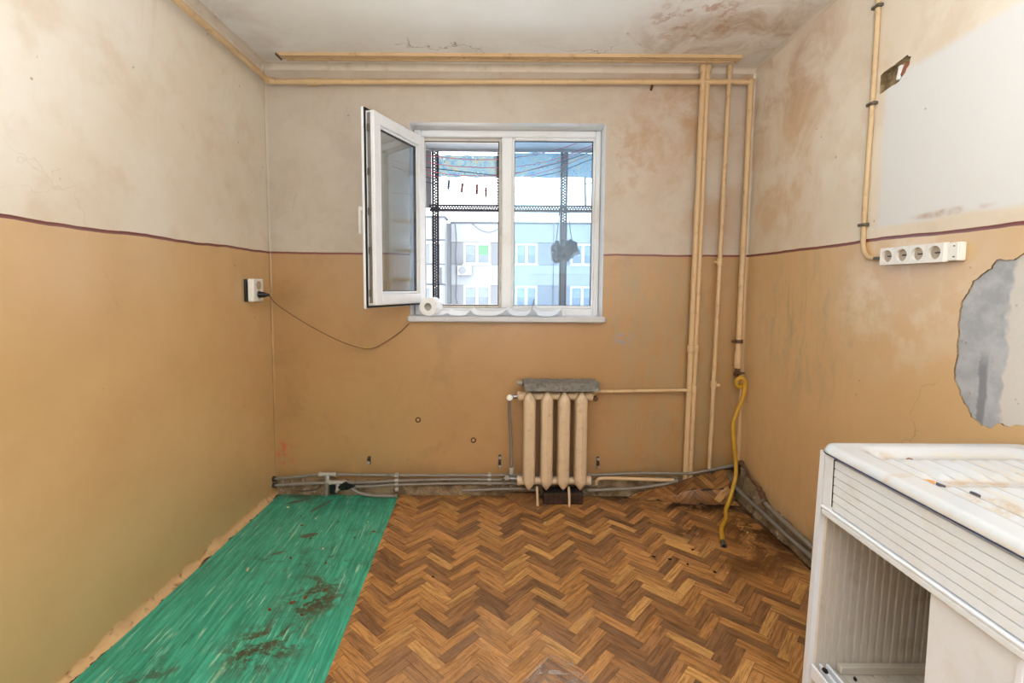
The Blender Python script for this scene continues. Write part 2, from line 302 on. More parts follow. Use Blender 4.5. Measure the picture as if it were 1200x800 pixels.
MT = dict(
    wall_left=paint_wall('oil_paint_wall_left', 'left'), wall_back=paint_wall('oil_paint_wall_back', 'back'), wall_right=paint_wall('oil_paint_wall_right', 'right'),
    ceiling=ceiling_mat(), reveal=simple('white_reveal_plaster', 'f3f2f0', .7, var=.03, dirt='b59c7c', dirt_amt=.15, dscale=7),
    screed=dusty_concrete('floor_screed', '6e5238', '3f2c1c', '8a745e'), rubble=dusty_concrete('bare_plaster_strip', 'a18c71', '6e5a43', 'bcae9a', 12),
    cement=patch_mat(), cavity=dusty_concrete('cavity_rubble', 'b49c78', '7a6547', 'cbb896', 22), brickcol=simple('broken_brick', 'a1654c', .9, dirt='6b4a38'),
    cove=simple('peach_plaster_cove', 'd0a878', .75, var=.12, dirt='7d5230', dirt_amt=.85, dscale=26, bump=.5, bscale=45),
    cove_top=simple('whitewashed_cove', 'd5c6b4', .7, var=.08, dirt='a68868', dirt_amt=.4),
    pvc=simple('white_window_plastic', 'eceef2', .28, var=.03, spec=.5, dirt='b79a78', dirt_amt=.18, dscale=5),
    sill=simple('greyish_sill_plastic', 'cdced3', .35, var=.04, dirt='b0a698', dirt_amt=.25, dscale=9),
    pvc_in=simple('window_rebate_plastic', 'd9d2c6', .4, var=.06, dirt='a57f52', dirt_amt=.45, dscale=8),
    rubber=simple('black_rubber', '15171d', .55), steel=simple('galvanised_steel', '9a9ca0', .38, 1.0, var=.15, dirt='4a4540', dirt_amt=.4, dscale=40),
    glass=glass('clear_glass', (.93, .96, .985), .012), glass_blue=glass('dusty_blue_glass', (.74, .87, .98), .05, '9fc4e6'),
    cream=simple('cream_enamel_pipe_paint', 'd4b389', .35, var=.10, dirt='8a5a2c', dirt_amt=.45, dscale=18, bump=.15, bscale=70),
    radiator=simple('cream_radiator_enamel', 'd9bf9f', .38, var=.08, dirt='7a4f2c', dirt_amt=.30, dscale=26, bump=.25, bscale=50),
    grey=simple('grey_plastic_pipe', '857d73', .4, var=.10, dirt='5b4a38', dirt_amt=.55, dscale=20),
    greyfit=simple('grey_pipe_fitting', 'aca69e', .4, var=.1, dirt='5b4a38', dirt_amt=.4, dscale=30),
    stone=simple('rough_grey_stone', '8d8a84', .92, var=.45, vscale=45, dirt='3c3833', dirt_amt=.8, dscale=60, bump=1, bscale=90),
    yellow=simple('yellow_rubber_hose', 'c99a2c', .45, var=.10, dirt='7d5a1a', dirt_amt=.4, dscale=30), black=simple('black_plastic', '0e0f12', .4),
    white=simple('white_plastic', 'efece6', .3, var=.03, dirt='c8b08c', dirt_amt=.25, dscale=25), recess=simple('shaded_recess_plastic', 'b8a894', .45, var=.06),  # recess colour darkened for the shade inside the sockets
    cord=simple('brown_cord', '7a5535', .5), clipm=simple('dull_metal_clip', '6f6a60', .45, .7), darkclip=simple('dark_pipe_clip', '3b332c', .6),
    conduit=simple('tan_cable_sheath', 'cfb28a', .45, var=.07, dirt='9a7244', dirt_amt=.4, dscale=22),
    cabinet=simple('white_cabinet_laminate', 'eaeef6', .35, var=.03, dirt='cfc2ae', dirt_amt=.3, dscale=6), cab_in=simple('greyed_cabinet_inside', 'cfc6ba', .5, var=.06, dirt='9c8972', dirt_amt=.4, dscale=9),
    soot_and_shade=simple('dark_grime_and_shade', '1d1712', .9), blueline=simple('blue_edge_strip', '2c3a66', .4), box=simple('dark_brown_ceramic', '3a2418', .45, var=.2, dirt='6b4b35', dirt_amt=.4),
    grout=simple('dark_grout', '1d1410', .9), paper=simple('white_tissue_paper', 'f4f4f6', .9, var=.02, spec=.1), card=simple('cardboard_core', 'cfc6bb', .9),
    rust=simple('rusty_brown_metal', '6b4a33', .7, .2, var=.3, vscale=30, dirt='3a281b', dirt_amt=.7, dscale=30, bump=.4, bscale=80),
    leaf=simple('dry_brown_crumb', '7a4a26', .9, var=.3, vscale=60), palecrumb=simple('pale_crumb', 'c9b892', .9, var=.2, vscale=60), butt=simple('cigarette_filter', 'c98c4e', .8, var=.2, vscale=80), ash=simple('charred_paper', '4a4a52', .9),
    plank=plank_mat('printed_wood_strip', False), plank_attr=plank_mat('printed_wood_strips_joined', True), plank_flap=plank_mat('printed_wood_strips_flap', True, False), green=green_lino(),
    joint=simple('dark_printed_joint', '2a1a0e', .6), film=None)

# ------------------------------------------------------------------ mesh helpers
class MB:
    def __init__(s): s.v = []; s.f = []; s.mi = []; s.cur = 0
    def add(s, vs, fs):
        o = len(s.v); s.v += [tuple(q) for q in vs]; s.f += [tuple(i+o for i in q) for q in fs]; s.mi += [s.cur]*len(fs); return s
    def box(s, a, b, rot=None, bev=0.0):
        """box between corners a and b; rot = matrix about its centre; bev = chamfer"""
        a = Vector(a); b = Vector(b); c = (a+b)/2; h = Vector((abs(b.x-a.x)/2, abs(b.y-a.y)/2, abs(b.z-a.z)/2))
        bev = min(bev, .49*2*min(h))
        if bev <= 0:
            vs = [Vector((sx*h.x, sy*h.y, sz*h.z)) for sz in (-1, 1) for sx, sy in ((-1,-1),(1,-1),(1,1),(-1,1))]
            fs = [(3,2,1,0),(4,5,6,7),(0,1,5,4),(1,2,6,5),(2,3,7,6),(3,0,4,7)]
        else:
            vs = []; idx = {}
            for sx in (-1,1):
                for sy in (-1,1):
                    for sz in (-1,1):
                        for k in range(3):
                            q = Vector((sx*h.x, sy*h.y, sz*h.z)); 
                            for j in range(3):
                                if j != k: q[j] -= (sx,sy,sz)[j]*bev
                            idx[(sx,sy,sz,k)] = len(vs); vs.append(q)
            fs = []
            S = (-1, 1)
            for k in range(3):
                i, j = (k+1)%3, (k+2)%3
                for sg in S:
                    def key(a1, b1):
                        t = [0,0,0]; t[k] = sg; t[i] = a1; t[j] = b1; return (t[0],t[1],t[2],k)
                    q = [idx[key(-1,-1)], idx[key(1,-1)], idx[key(1,1)], idx[key(-1,1)]]
                    fs.append(tuple(q if sg > 0 else q[::-1]))
            for k in range(3):      # edges along axis k
                i, j = (k+1)%3, (k+2)%3
                for si in S:
                    for sj in S:
                        def key(sk, m_):
                            t = [0,0,0]; t[k] = sk; t[i] = si; t[j] = sj; return (t[0],t[1],t[2],m_)
                        q = [idx[key(-1,i)], idx[key(1,i)], idx[key(1,j)], idx[key(-1,j)]]
                        fs.append(tuple(q if si*sj < 0 else q[::-1]))
            for sx in S:
                for sy in S:
                    for sz in S:
                        q = [idx[(sx,sy,sz,0)], idx[(sx,sy,sz,1)], idx[(sx,sy,sz,2)]]
                        fs.append(tuple(q if sx*sy*sz > 0 else q[::-1]))
        if rot is not None: vs = [rot @ q for q in vs]
        return s.add([q+c for q in vs], fs)
    def tube(s, path, r, n=10, caps=True, closed=False):
        path = [Vector(q) for q in path]; rr = r if isinstance(r, (list, tuple)) else [r]*len(path)
        rings = []; ref = None
        for i, q in enumerate(path):
            a = path[i-1] if (i > 0 or closed) else q; b = path[(i+1) % len(path)] if (i < len(path)-1 or closed) else q
            t = (b-a).normalized()
            if ref is None:
                ref = Vector((0,0,1)) if abs(t.z) < .9 else Vector((1,0,0))
            u = (ref - t*ref.dot(t)); 
            if u.length < 1e-6: u = Vector((1,0,0)) - t*t.x
            u.normalize(); w = t.cross(u); ref = u
            rings.append([q + (u*math.cos(2*PI*k/n) + w*math.sin(2*PI*k/n))*rr[i] for k in range(n)])
        vs = [q for ring in rings for q in ring]; fs = []
        m_ = len(path)
        for i in range(m_ if closed else m_-1):
            j = (i+1) % m_
            for k in range(n): fs.append((i*n+k, i*n+(k+1)%n, j*n+(k+1)%n, j*n+k))
        if caps and not closed:
            fs.append(tuple(range(n))[::-1]); fs.append(tuple((m_-1)*n+k for k in range(n)))
        return s.add(vs, fs)
    def lathe(s, prof, n=16, mat=None, caps=True):
        """profile (radius, height) turned about z, closed at ends when radius 0; mat places it"""
        vs = []; fs = []
        for r, h in prof:
            for k in range(n): vs.append(Vector((r*math.cos(2*PI*k/n), r*math.sin(2*PI*k/n), h)))
        for i in range(len(prof)-1):
            for k in range(n): fs.append((i*n+k, i*n+(k+1)%n, (i+1)*n+(k+1)%n, (i+1)*n+k))
        if prof[0] == prof[-1]: caps = False
        if caps and prof[0][0] > 1e-6: fs.append(tuple(range(n))[::-1])
        if caps and prof[-1][0] > 1e-6: fs.append(tuple((len(prof)-1)*n+k for k in range(n)))
        if mat is not None: vs = [mat @ q for q in vs]
        return s.add(vs, fs)
    def grid(s, fn, nu, nv, th=0.0):
        vs = [Vector(fn(i/nu, j/nv)) for j in range(nv+1) for i in range(nu+1)]
        fs = [(j*(nu+1)+i, j*(nu+1)+i+1, (j+1)*(nu+1)+i+1, (j+1)*(nu+1)+i) for j in range(nv) for i in range(nu)]
        return s.add(vs, fs)
    def prism(s, poly, z0, z1):
        n = len(poly)
        vs = [(x, y, z0) for x, y in poly] + [(x, y, z1) for x, y in poly]
        fs = [tuple(range(n))[::-1], tuple(range(n, 2*n))] + [(i, (i+1)%n, n+(i+1)%n, n+i) for i in range(n)]
        return s.add(vs, fs)
    def mesh(s, name, mats):
        me = bpy.data.meshes.new(name); me.from_pydata(s.v, [], s.f); 
        for m_ in mats: me.materials.append(m_)
        if len(mats) > 1:
            for p_, k in zip(me.polygons, s.mi): p_.material_index = k
        me.validate(); me.update(); return me
    def build(s, name, mats, parent=None, smooth=False, solid=0.0, loc=None, fixn=False):
        if not isinstance(mats, (list, tuple)): mats = [mats]
        me = s.mesh(name, mats)
        if fixn:
            bm = bmesh.new(); bm.from_mesh(me); bmesh.ops.recalc_face_normals(bm, faces=bm.faces); bm.to_mesh(me); bm.free()
        if smooth:
            if smooth is True:
                for p_ in me.polygons: p_.use_smooth = True
            else: me.shade_smooth() if False else [setattr(p_, 'use_smooth', True) for p_ in me.polygons]
        o = bpy.data.objects.new(name, me); COL.objects.link(o)
        if smooth: me.set_sharp_from_angle(angle=math.radians(40))
        if solid:
            md = o.modifiers.new('thickness', 'SOLIDIFY'); md.thickness = solid; md.offset = -1
        if parent is not None: attach(o, parent)
        return o
def attach(o, parent):
    o.parent = parent; o.matrix_parent_inverse = Matrix.Translation(parent.location).inverted() if parent.type == 'EMPTY' and parent.rotation_euler[2] == 0 else parent.matrix_basis.inverted()
def tag(o, label=None, cat=None, group=None, kind=None):
    if label: o['label'] = label
    if cat: o['category'] = cat
    if group: o['group'] = group
    if kind: o['kind'] = kind
    return o
def thing(name, loc, label, cat, group=None, kind=None):
    o = bpy.data.objects.new(name, None); COL.objects.link(o); o.location = loc; o.empty_display_size = .05
    return tag(o, label, cat, group, kind)
def struct(o, label=None, cat=None): return tag(o, label, cat, None, 'structure')
def catmull(pts, k=6):
    P = [Vector(q) for q in pts]; P = [P[0]*2-P[1]] + P + [P[-1]*2-P[-2]]; out = []
    for i in range(1, len(P)-2):
        a, b, c, d = P[i-1:i+3]
        for j in range(k):
            t = j/k
            out.append(.5*((2*b) + (c-a)*t + (2*a-5*b+4*c-d)*t*t + (-a+3*b-3*c+d)*t**3))
    out.append(P[-2]); return out
def align(loc, axis):
    """matrix taking +z to axis, placed at loc"""
    return Matrix.Translation(loc) @ Vector((0,0,1)).rotation_difference(Vector(axis).normalized()).to_matrix().to_4x4()
def holed(outer, holes, to3d):
    """triangles of a flat polygon with holes"""
    loops = [[Vector((a, b, 0)) for a, b in outer]] + [[Vector((a, b, 0)) for a, b in h] for h in holes]
    tris = tessellate_polygon(loops); flat = [q for l in loops for q in l]
    return [to3d(q.x, q.y) for q in flat], [tuple(t) for t in tris]

# ================================================================== the room
# floor slab
b = MB(); b.box((XL-.15, YB-.15, -.12), (XR+.15, .30, 0)); struct(b.build('floor', MT['screed']), 'brown bare floor slab under the linoleum sheets', 'floor')
b = MB(); b.box((XL-.15, YB-.15, H), (XR+.15, .30, H+.12)); struct(b.build('ceiling', MT['ceiling']), 'whitewashed ceiling with brown damp stains in the corner', 'ceiling')
b = MB(); b.box((XL-.15, YB-.15, 0), (XL, 0, H)); wl = struct(b.build('wall_left', MT['wall_left']), 'left wall, whitewash above glossy ochre oil paint', 'wall')
# back wall with the window opening
WX0, WX1, WZ0, WZ1 = -.596, .557, 1.086, 2.232
b = MB()
outer = [(XL-.15, 0), (XR+.15, 0), (XR+.15, H), (XL-.15, H)]; hole = [(WX0, WZ0), (WX1, WZ0), (WX1, WZ1), (WX0, WZ1)]
for yy in (0.0, .30):
    v_, f_ = holed(outer, [hole], lambda a, c, yy=yy: (a, yy, c)); b.add(v_, f_)
b.cur = 1
for i in range(4):
    (a0, c0), (a1, c1) = hole[i], hole[(i+1) % 4]
    b.add([(a0, 0, c0), (a1, 0, c1), (a1, .30, c1), (a0, .30, c0)], [(0, 1, 2, 3)])
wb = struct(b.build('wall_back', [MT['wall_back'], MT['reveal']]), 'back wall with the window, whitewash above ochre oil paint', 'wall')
# right wall with the fallen plaster and the broken-out cavity
patch = [(-1.518,1.386),(-1.500,1.372),(-1.484,1.366),(-1.446,1.370),(-1.430,1.345),(-1.405,1.328),(-1.380,1.308),(-1.370,1.280),(-1.356,1.254),(-1.345,1.236),(-1.346,1.205),(-1.343,1.170),(-1.346,1.125),
         (-1.345,1.070),(-1.339,1.030),(-1.343,.995),(-1.362,.962),(-1.374,.936),(-1.394,.912),(-1.407,.892),(-1.440,.873),(-1.470,.876),(-1.482,.895),(-1.510,.893),(-1.545,.905),(-1.60,.94),(-1.66,1.0),(-1.70,1.08),(-1.71,1.18),(-1.68,1.28),(-1.63,1.34),(-1.57,1.37)]
rp = []
for i, q in enumerate(patch):          # ragged edge
    a = Vector(q); c = Vector(patch[(i+1) % len(patch)])
    for k in range(3):
        t = a.lerp(c, k/3); rp.append((t.x + random.uniform(-.0025, .0025), t.y + random.uniform(-.0025, .0025)))
cav = [(-.957,2.100),(-.985,2.106),(-1.02,2.108),(-1.05,2.114),(-1.078,2.118),(-1.095,2.104),(-1.088,2.082),(-1.072,2.058),(-1.05,2.040),(-1.02,2.036),(-.985,2.030),(-.957,2.030)]
rc = []
for i, q in enumerate(cav):
    a = Vector(q); c = Vector(cav[(i+1) % len(cav)])
    for k in range(2):
        t = a.lerp(c, k/2); rc.append((t.x + random.uniform(-.002, .002), t.y + random.uniform(-.002, .002)))
b = MB()
outer = [(YB-.15, 0), (0, 0), (0, H), (YB-.15, H)]
v_, f_ = holed(outer, [rp, rc], lambda a, c: (XR, a, c)); b.add(v_, f_)
b.cur = 1
for loop, d in ((rp, .006), (rc, .022)):
    for i in range(len(loop)):
        a0, a1 = loop[i], loop[(i+1) % len(loop)]
        b.add([(XR, *a0), (XR, *a1), (XR+d, *a1), (XR+d, *a0)], [(0, 1, 2, 3)])
b.cur = 0
b.add([(XR+.15, *q) for q in outer], [(0, 1, 2, 3)])
for i in range(4):
    a0, a1 = outer[i], outer[(i+1) % 4]
    b.add([(XR, *a0), (XR, *a1), (XR+.15, *a1), (XR+.15, *a0)], [(0, 1, 2, 3)])
wr = struct(b.build('wall_right', [MT['wall_right'], MT['cavity']]), 'right wall with fallen plaster, whitewash above ochre oil paint', 'wall')
b = MB(); b.add([(XR+.006, *q) for q in rp], [tuple(range(len(rp)))]); b.build('bare_cement_patch', MT['cement'], wr)['label'] = 'grey bare cement where the plaster fell off'
b = MB(); b.add([(XR+.022, *q) for q in rc], [tuple(range(len(rc)))]); b.build('wall_cavity', MT['cavity'], wr)['label'] = 'broken-out hollow beside the tan cable'
b = MB(); b.box((XR+.003, -1.084, 2.050), (XR+.0215, -1.050, 2.098), Matrix.Rotation(.5, 3, 'X'), .006); b.build('brick_stub', MT['brickcol'], wr)
b = MB(); b.box((XR+.004, -1.048, 2.050), (XR+.0215, -1.030, 2.100), Matrix.Rotation(.2, 3, 'X'), .003); b.build('plaster_lump', MT['reveal'], wr)
# wall behind the camera with a plain door
b = MB()
b.box((XL, YB-.15, 0), (-.55, YB, H)); b.box((.30, YB-.15, 0), (XR, YB, H)); b.box((-.55, YB-.15, 2.05), (.30, YB, H))
struct(b.build('wall_front', MT['wall_left']), 'wall behind the viewer with the kitchen door', 'wall')
dd = thing('door_1', (-.125, YB-.08, 0), 'plain white door behind the viewer', 'door', kind='structure')
MB().box((-.51, YB-.11, .01), (.26, YB-.07, 2.01), bev=.004).build('door_leaf', MT['cabinet'], dd)
b = MB()
for a_, c_ in (((-.55, YB-.13, 0), (-.51, YB+.01, 2.05)), ((.26, YB-.13, 0), (.30, YB+.01, 2.05)), ((-.51, YB-.13, 2.01), (.26, YB+.01, 2.05))): b.box(a_, c_, bev=.004)
b.build('door_frame', MT['cabinet'], dd)
MB().tube([(.20, YB-.07, 1.0), (.20, YB-.03, 1.0), (.10, YB-.03, 1.0)], .009, 8).build('door_handle', MT['steel'], dd, True)
ft = thing('added_fill_lamp', (.05, -3.22, 0), 'added uplighter fill lamp, unseen behind the viewer', 'floor lamp')  # added fill lamp, out of view, for more light indoors
MB().lathe([(.14, 0), (.14, .012), (.03, .03), (.012, .04)], 24, Matrix.Translation((.05, -3.22, 0))).build('base', MT['steel'], ft, True)
MB().tube([(.05, -3.22, .03), (.05, -3.22, .84)], .011, 10).build('pole', MT['steel'], ft, True)
MB().lathe([(.015, .83), (.10, .85), (.18, .90), (.205, .95), (.200, .95), (.175, .905), (.10, .86), (.001, .845)], 28, Matrix.Translation((.05, -3.22, 0))).build('bowl_shade', MT['white'], ft, True)

# plaster coves and edges
def cove_strip(a, bb, d1, d2, r, n=5, seg=1, jit=0.0):
    """concave/convex fillet along a line; d1, d2 = directions along the two faces"""
    a = Vector(a); bb = Vector(bb); d1 = Vector(d1); d2 = Vector(d2); m_ = MB(); rows = []
    for i in range(seg+1):
        c = a.lerp(bb, i/seg); rr = r*(1+jit*(mnoise.noise(c*9)))
        arc = [c + d1*rr*(1-math.sin(t*PI/2/n)) + d2*rr*(1-math.cos(t*PI/2/n)) for t in range(n+1)]
        if jit: arc = [q + Vector((mnoise.noise(q*40), mnoise.noise(q*40+Vector((5,5,5))), mnoise.noise(q*40+Vector((9,1,5)))))*r*.12 for q in arc]
        rows.append([c] + arc)
    k = n+2; vs = [q for row in rows for q in row]; fs = []
    for i in range(seg):
        for j in range(k): fs.append((i*k+j, i*k+(j+1) % k, (i+1)*k+(j+1) % k, (i+1)*k+j))
    fs += [tuple(range(k))[::-1], tuple(seg*k+j for j in range(k))]
    return m_.add(vs, fs)
def trim(nm, mbx, mat, label, sm=True): return struct(mbx.build(nm, mat, None, sm, fixn=True), label, 'trim')
trim('trim_1', cove_strip((XL, 0, H), (XR, 0, H), (0, -1, 0), (0, 0, -1), .030), MT['cove_top'], 'plaster cove where the back wall meets the ceiling')
trim('trim_2', cove_strip((XL, -.03, H), (XL, YB, H), (1, 0, 0), (0, 0, -1), .030, seg=40, jit=.3), MT['cove_top'], 'plaster cove where the left wall meets the ceiling')
trim('trim_3', cove_strip((XR, -.03, H), (XR, YB, H), (-1, 0, 0), (0, 0, -1), .018, seg=40, jit=.3), MT['cove_top'], 'plaster cove where the right wall meets the ceiling')
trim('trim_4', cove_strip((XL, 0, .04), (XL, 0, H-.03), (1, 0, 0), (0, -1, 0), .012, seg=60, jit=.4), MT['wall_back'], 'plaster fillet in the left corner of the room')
trim('trim_5', cove_strip((XR, 0, .22), (XR, 0, H-.03), (-1, 0, 0), (0, -1, 0), .016, seg=60, jit=.4), MT['wall_right'], 'plaster fillet in the right corner of the room')
struct(cove_strip((XL, 0, 0), (XL, YB, 0), (1, 0, 0), (0, 0, 1), .034, seg=240, jit=.9).build('baseboard_left', MT['cove'], None, True, fixn=True), 'crumbling peach plaster skirting along the left wall', 'baseboard')

# rubble strip at the foot of the back wall and the broken skirting at the foot of the right wall
def rough_strip(fn, nu, nv, amp, seed=0.0):
    m_ = MB()
    def g(u, v):
        q = Vector(fn(u, v)); k = Vector((seed, 3.1, 7.7))
        e = min(1, 6*min(u, 1-u, 1)) if False else 1
        return q + Vector((mnoise.noise(q*14+k), mnoise.noise(q*14+k*2), mnoise.noise(q*14+k*3)))*amp + Vector((mnoise.noise(q*45+k), mnoise.noise(q*45+k*2), mnoise.noise(q*45-k)))*amp*.5
    return m_.grid(g, nu, nv)
def back_sk(u, v):
    x = XL+.02 + (XR-XL-.04)*u; h = .085 + .05*max(0, (u-.62)/.38)
    prof = [(-.030, -.01), (-.026, .025), (-.018, h*.75), (-.012, h), (.012, h+.006)]
    t = v*4; i = min(3, int(t)); a, c = prof[i], prof[i+1]; k = t-i
    return (x, a[0]+(c[0]-a[0])*k, a[1]+(c[1]-a[1])*k)
struct(rough_strip(back_sk, 200, 10, .006).build('baseboard_back', MT['rubble'], None, True), 'dirty bare plaster strip behind the floor pipes', 'baseboard')
def right_sk(u, v):
    y = -.02 - 1.55*u; h = .13*math.exp(-u*6) + .085
    prof = [(-.034-.010*math.sin(u*9), -.01), (-.030, .018), (-.020, h*.55), (-.012, h*.9), (.012, h)]
    t = v*4; i = min(3, int(t)); a, c = prof[i], prof[i+1]; k = t-i
    return (XR + a[0]+(c[0]-a[0])*k, y, a[1]+(c[1]-a[1])*k)
struct(rough_strip(right_sk, 130, 12, .011, 4.4).build('baseboard_right', MT['rubble'], None, True), 'broken concrete skirting along the right wall', 'baseboard')

# ================================================================== the window
win = thing('window_1', (-.02, .15, WZ0), 'white plastic window with its left sash swung open', 'window', kind='structure')
FY0, FY1 = .12, .185
def bar(nm, a, bb, mat='pvc', bev=.006, par=win): return MB().box(a, bb, bev=bev).build(nm, MT[mat], par)
fo = (WX0+.002, WX1-.002, WZ0+.002, WZ1-.002)
bar('frame_stile', (fo[0], FY0, fo[2]), (-.549, FY1, fo[3])); bar('frame_stile', (.520, FY0, fo[2]), (fo[1], FY1, fo[3]))
bar('frame_rail', (-.549, FY0, 2.187), (.520, FY1, fo[3])); bar('frame_rail', (-.549, FY0, fo[2]), (.520, FY1, 1.141))
bar('mullion', (-.055, FY0-.002, 1.141), (.013, FY1, 2.187), bev=.008)
# rebates of the open half, glazing beads of the fixed half
for a, bb in (((-.549, FY0+.028, 1.141), (-.531, FY1, 2.187)), ((-.073, FY0+.028, 1.141), (-.055, FY1, 2.187)), ((-.531, FY0+.028, 2.165), (-.073, FY1, 2.187)), ((-.531, FY0+.028, 1.141), (-.073, FY1, 1.163))):
    bar('rebate', a, bb, 'pvc_in', .003)
for a, bb in (((-.533, FY0+.022, 1.158), (-.5285, FY0+.03, 2.168)), ((-.0755, FY0+.022, 1.158), (-.071, FY0+.03, 2.168)), ((-.531, FY0+.022, 2.1635), (-.073, FY0+.03, 2.168)), ((-.531, FY0+.022, 1.158), (-.073, FY0+.03, 1.1625))):
    bar('rubber_seal', a, bb, 'rubber', 0)
for a, bb in (((.013, FY0+.004, 1.141), (.025, FY1-.01, 2.187)), ((.508, FY0+.004, 1.141), (.520, FY1-.01, 2.187)), ((.025, FY0+.004, 2.170), (.508, FY1-.01, 2.187)), ((.025, FY0+.004, 1.141), (.508, FY1-.01, 1.160))):
    bar('glazing_bead', a, bb, 'pvc', .004)
for a, bb in (((.025, FY0+.018, 1.160), (.0275, FY0+.03, 2.170)), ((.5045, FY0+.018, 1.160), (.508, FY0+.03, 2.170)), ((.025, FY0+.018, 2.1665), (.508, FY0+.03, 2.170)), ((.025, FY0+.018, 1.160), (.508, FY0+.03, 1.1625))):
    bar('rubber_seal', a, bb, 'rubber', 0)
MB().box((.024, FY0+.024, 1.158), (.509, FY0+.029, 2.172)).build('fixed_pane', MT['glass_blue'], win)
for zz in (1.28, 1.62, 2.13): bar('strike_plate', (-.0585, FY0+.006, zz-.028), (-.0545, FY0+.020, zz+.028), 'steel', .001)
# inner sill
sill = MB().box((-.607, -.045, 1.066), (.571, .121, 1.100), bev=.006).build('window_sill', MT['sill'], win)
# open sash, hinged at the left stile
HX, HY, SA = -.560, .112, math.radians(-111.2)
RS = Matrix.Translation((HX, HY, 0)) @ Matrix.Rotation(SA, 4, 'Z')
SW, SZ0, SZ1 = .520, 1.158, 2.186
def sbox(nm, a, bb, mat='pvc', bev=.005, par=None):
    m_ = MB().box(a, bb, bev=bev); m_.v = [tuple(RS @ Vector(q)) for q in m_.v]
    return m_.build(nm, MT[mat], par if par is not None else win)
# local x along the sash, local y out of doors, z up
sash = None
m_ = MB(); BW = .076
for x0, x1, z0, z1 in ((.014, BW, SZ0+.018, SZ1-.018), (SW-BW, SW-.016, SZ0+.018, SZ1-.018)): m_.box((x0, 0, z0), (x1, .052, z1), bev=.004)
for z0, z1 in ((SZ1-BW, SZ1-.018), (SZ0+.018, SZ0+BW)): m_.box((BW-.002, 0, z0), (SW-BW+.002, .0515, z1), bev=.004)
m_.v = [tuple(RS @ Vector(q)) for q in m_.v]; sash = m_.build('sash', MT['pvc'], win); sash['label'] = 'opened casement sash seen from its outer side'
for x0, x1, z0, z1 in ((0, .07, SZ0, SZ1), (SW-.07, SW, SZ0, SZ1), (.07, SW-.07, SZ1-.07, SZ1), (.07, SW-.07, SZ0, SZ0+.07)): sbox('sash_flange', (x0, -.018, z0), (x1, 0, z1), 'pvc', .005, sash)
for x0, x1, z0, z1 in ((.003, .012, SZ0+.004, SZ1-.004), (SW-.012, SW-.003, SZ0+.004, SZ1-.004), (.012, SW-.012, SZ1-.014, SZ1-.004), (.012, SW-.012, SZ0+.004, SZ0+.014)): sbox('gasket', (x0, 0, z0), (x1, .006, z1), 'rubber', 0, sash)
for x0, x1, z0, z1 in ((BW, BW+.014, SZ0+BW, SZ1-BW), (SW-BW-.014, SW-BW, SZ0+BW, SZ1-BW), (BW+.014, SW-BW-.014, SZ1-BW-.014, SZ1-BW), (BW+.014, SW-BW-.014, SZ0+BW, SZ0+BW+.014)): sbox('glazing_bead', (x0, .012, z0), (x1, .040, z1), 'pvc', .004, sash)
for x0, x1, z0, z1 in ((BW+.014, BW+.018, SZ0+BW+.014, SZ1-BW-.014), (SW-BW-.018, SW-BW-.014, SZ0+BW+.014, SZ1-BW-.014), (BW+.014, SW-BW-.014, SZ1-BW-.018, SZ1-BW-.014), (BW+.014, SW-BW-.014, SZ0+BW+.014, SZ0+BW+.018)): sbox('rubber_seal', (x0, .018, z0), (x1, .034, z1), 'rubber', 0, sash)
for yy in (.020, .030): sbox('sash_pane', (BW+.013, yy, SZ0+BW+.013), (SW-BW-.013, yy+.003, SZ1-BW-.013), 'glass', 0, sash)
sbox('lock_strip', (SW-.016, .014, SZ0+.03), (SW-.0125, .032, SZ1-.03), 'steel', 0, sash)
for zz in (1.24, 1.46, 1.66, 1.86, 2.08): sbox('locking_cam', (SW-.0125, .016, zz-.018), (SW-.004, .030, zz+.018), 'clipm', .002, sash)
m_ = MB().box((SW-.06, -.032, 1.645), (SW-.03, -.018, 1.715), bev=.003).box((SW-.053, -.062, 1.67), (SW-.037, -.032, 1.69), bev=.003).box((SW-.055, -.072, 1.55), (SW-.035, -.056, 1.695), bev=.005)
m_.v = [tuple(RS @ Vector(q)) for q in m_.v]; m_.build('handle', MT['white'], sash)
for zz in (SZ0+.06, SZ1-.06):
    MB().tube([(HX-.004, HY-.012, zz-.035), (HX-.004, HY-.012, zz+.035)], .008, 12).build('hinge', MT['white'], win, True)

# ================================================================== pipes
def sphere_prof(r, n=6): return [(r*math.sin(PI*i/n), -r*math.cos(PI*i/n)) for i in range(n+1)]
def elbow(mb, q, r): mb.lathe([(max(1e-4, a), h) for a, h in sphere_prof(r)], 14, Matrix.Translation(q))
gx = XL+.045
gp = thing('gas_pipe', (gx, -.045, 2.44), 'cream painted gas pipe running under the ceiling and down the right corner', 'pipe')
MB().tube([(gx, YB+.05, 2.50), (gx, -.065, 2.442)], .0165, 14).build('pipe_run', MT['cream'], gp, True)
MB().tube(catmull([(gx, -.085, 2.443), (gx+.004, -.052, 2.441), (gx+.035, -.040, 2.437)], 5), .0205, 14).build('elbow', MT['cream'], gp, True)
MB().tube([(gx+.02, -.040, 2.437), (1.372, -.040, 2.459)], .0155, 14).build('pipe_run', MT['cream'], gp, True)
MB().tube([(-1.165, -.040, 2.4385), (-1.085, -.040, 2.439)], .0205, 14).build('coupling', MT['cream'], gp, True)
m_ = MB(); elbow(m_, (1.376, -.040, 2.459), .024); m_.build('elbow', MT['cream'], gp, True)
MB().tube([(1.377, -.040, 2.462), (1.369, -.040, .84)], .0165, 14).build('pipe_run', MT['cream'], gp, True)
MB().tube([(1.369, -.040, .90), (1.368, -.040, .80)], .0205, 14).build('sleeve', MT['cream'], gp, True)
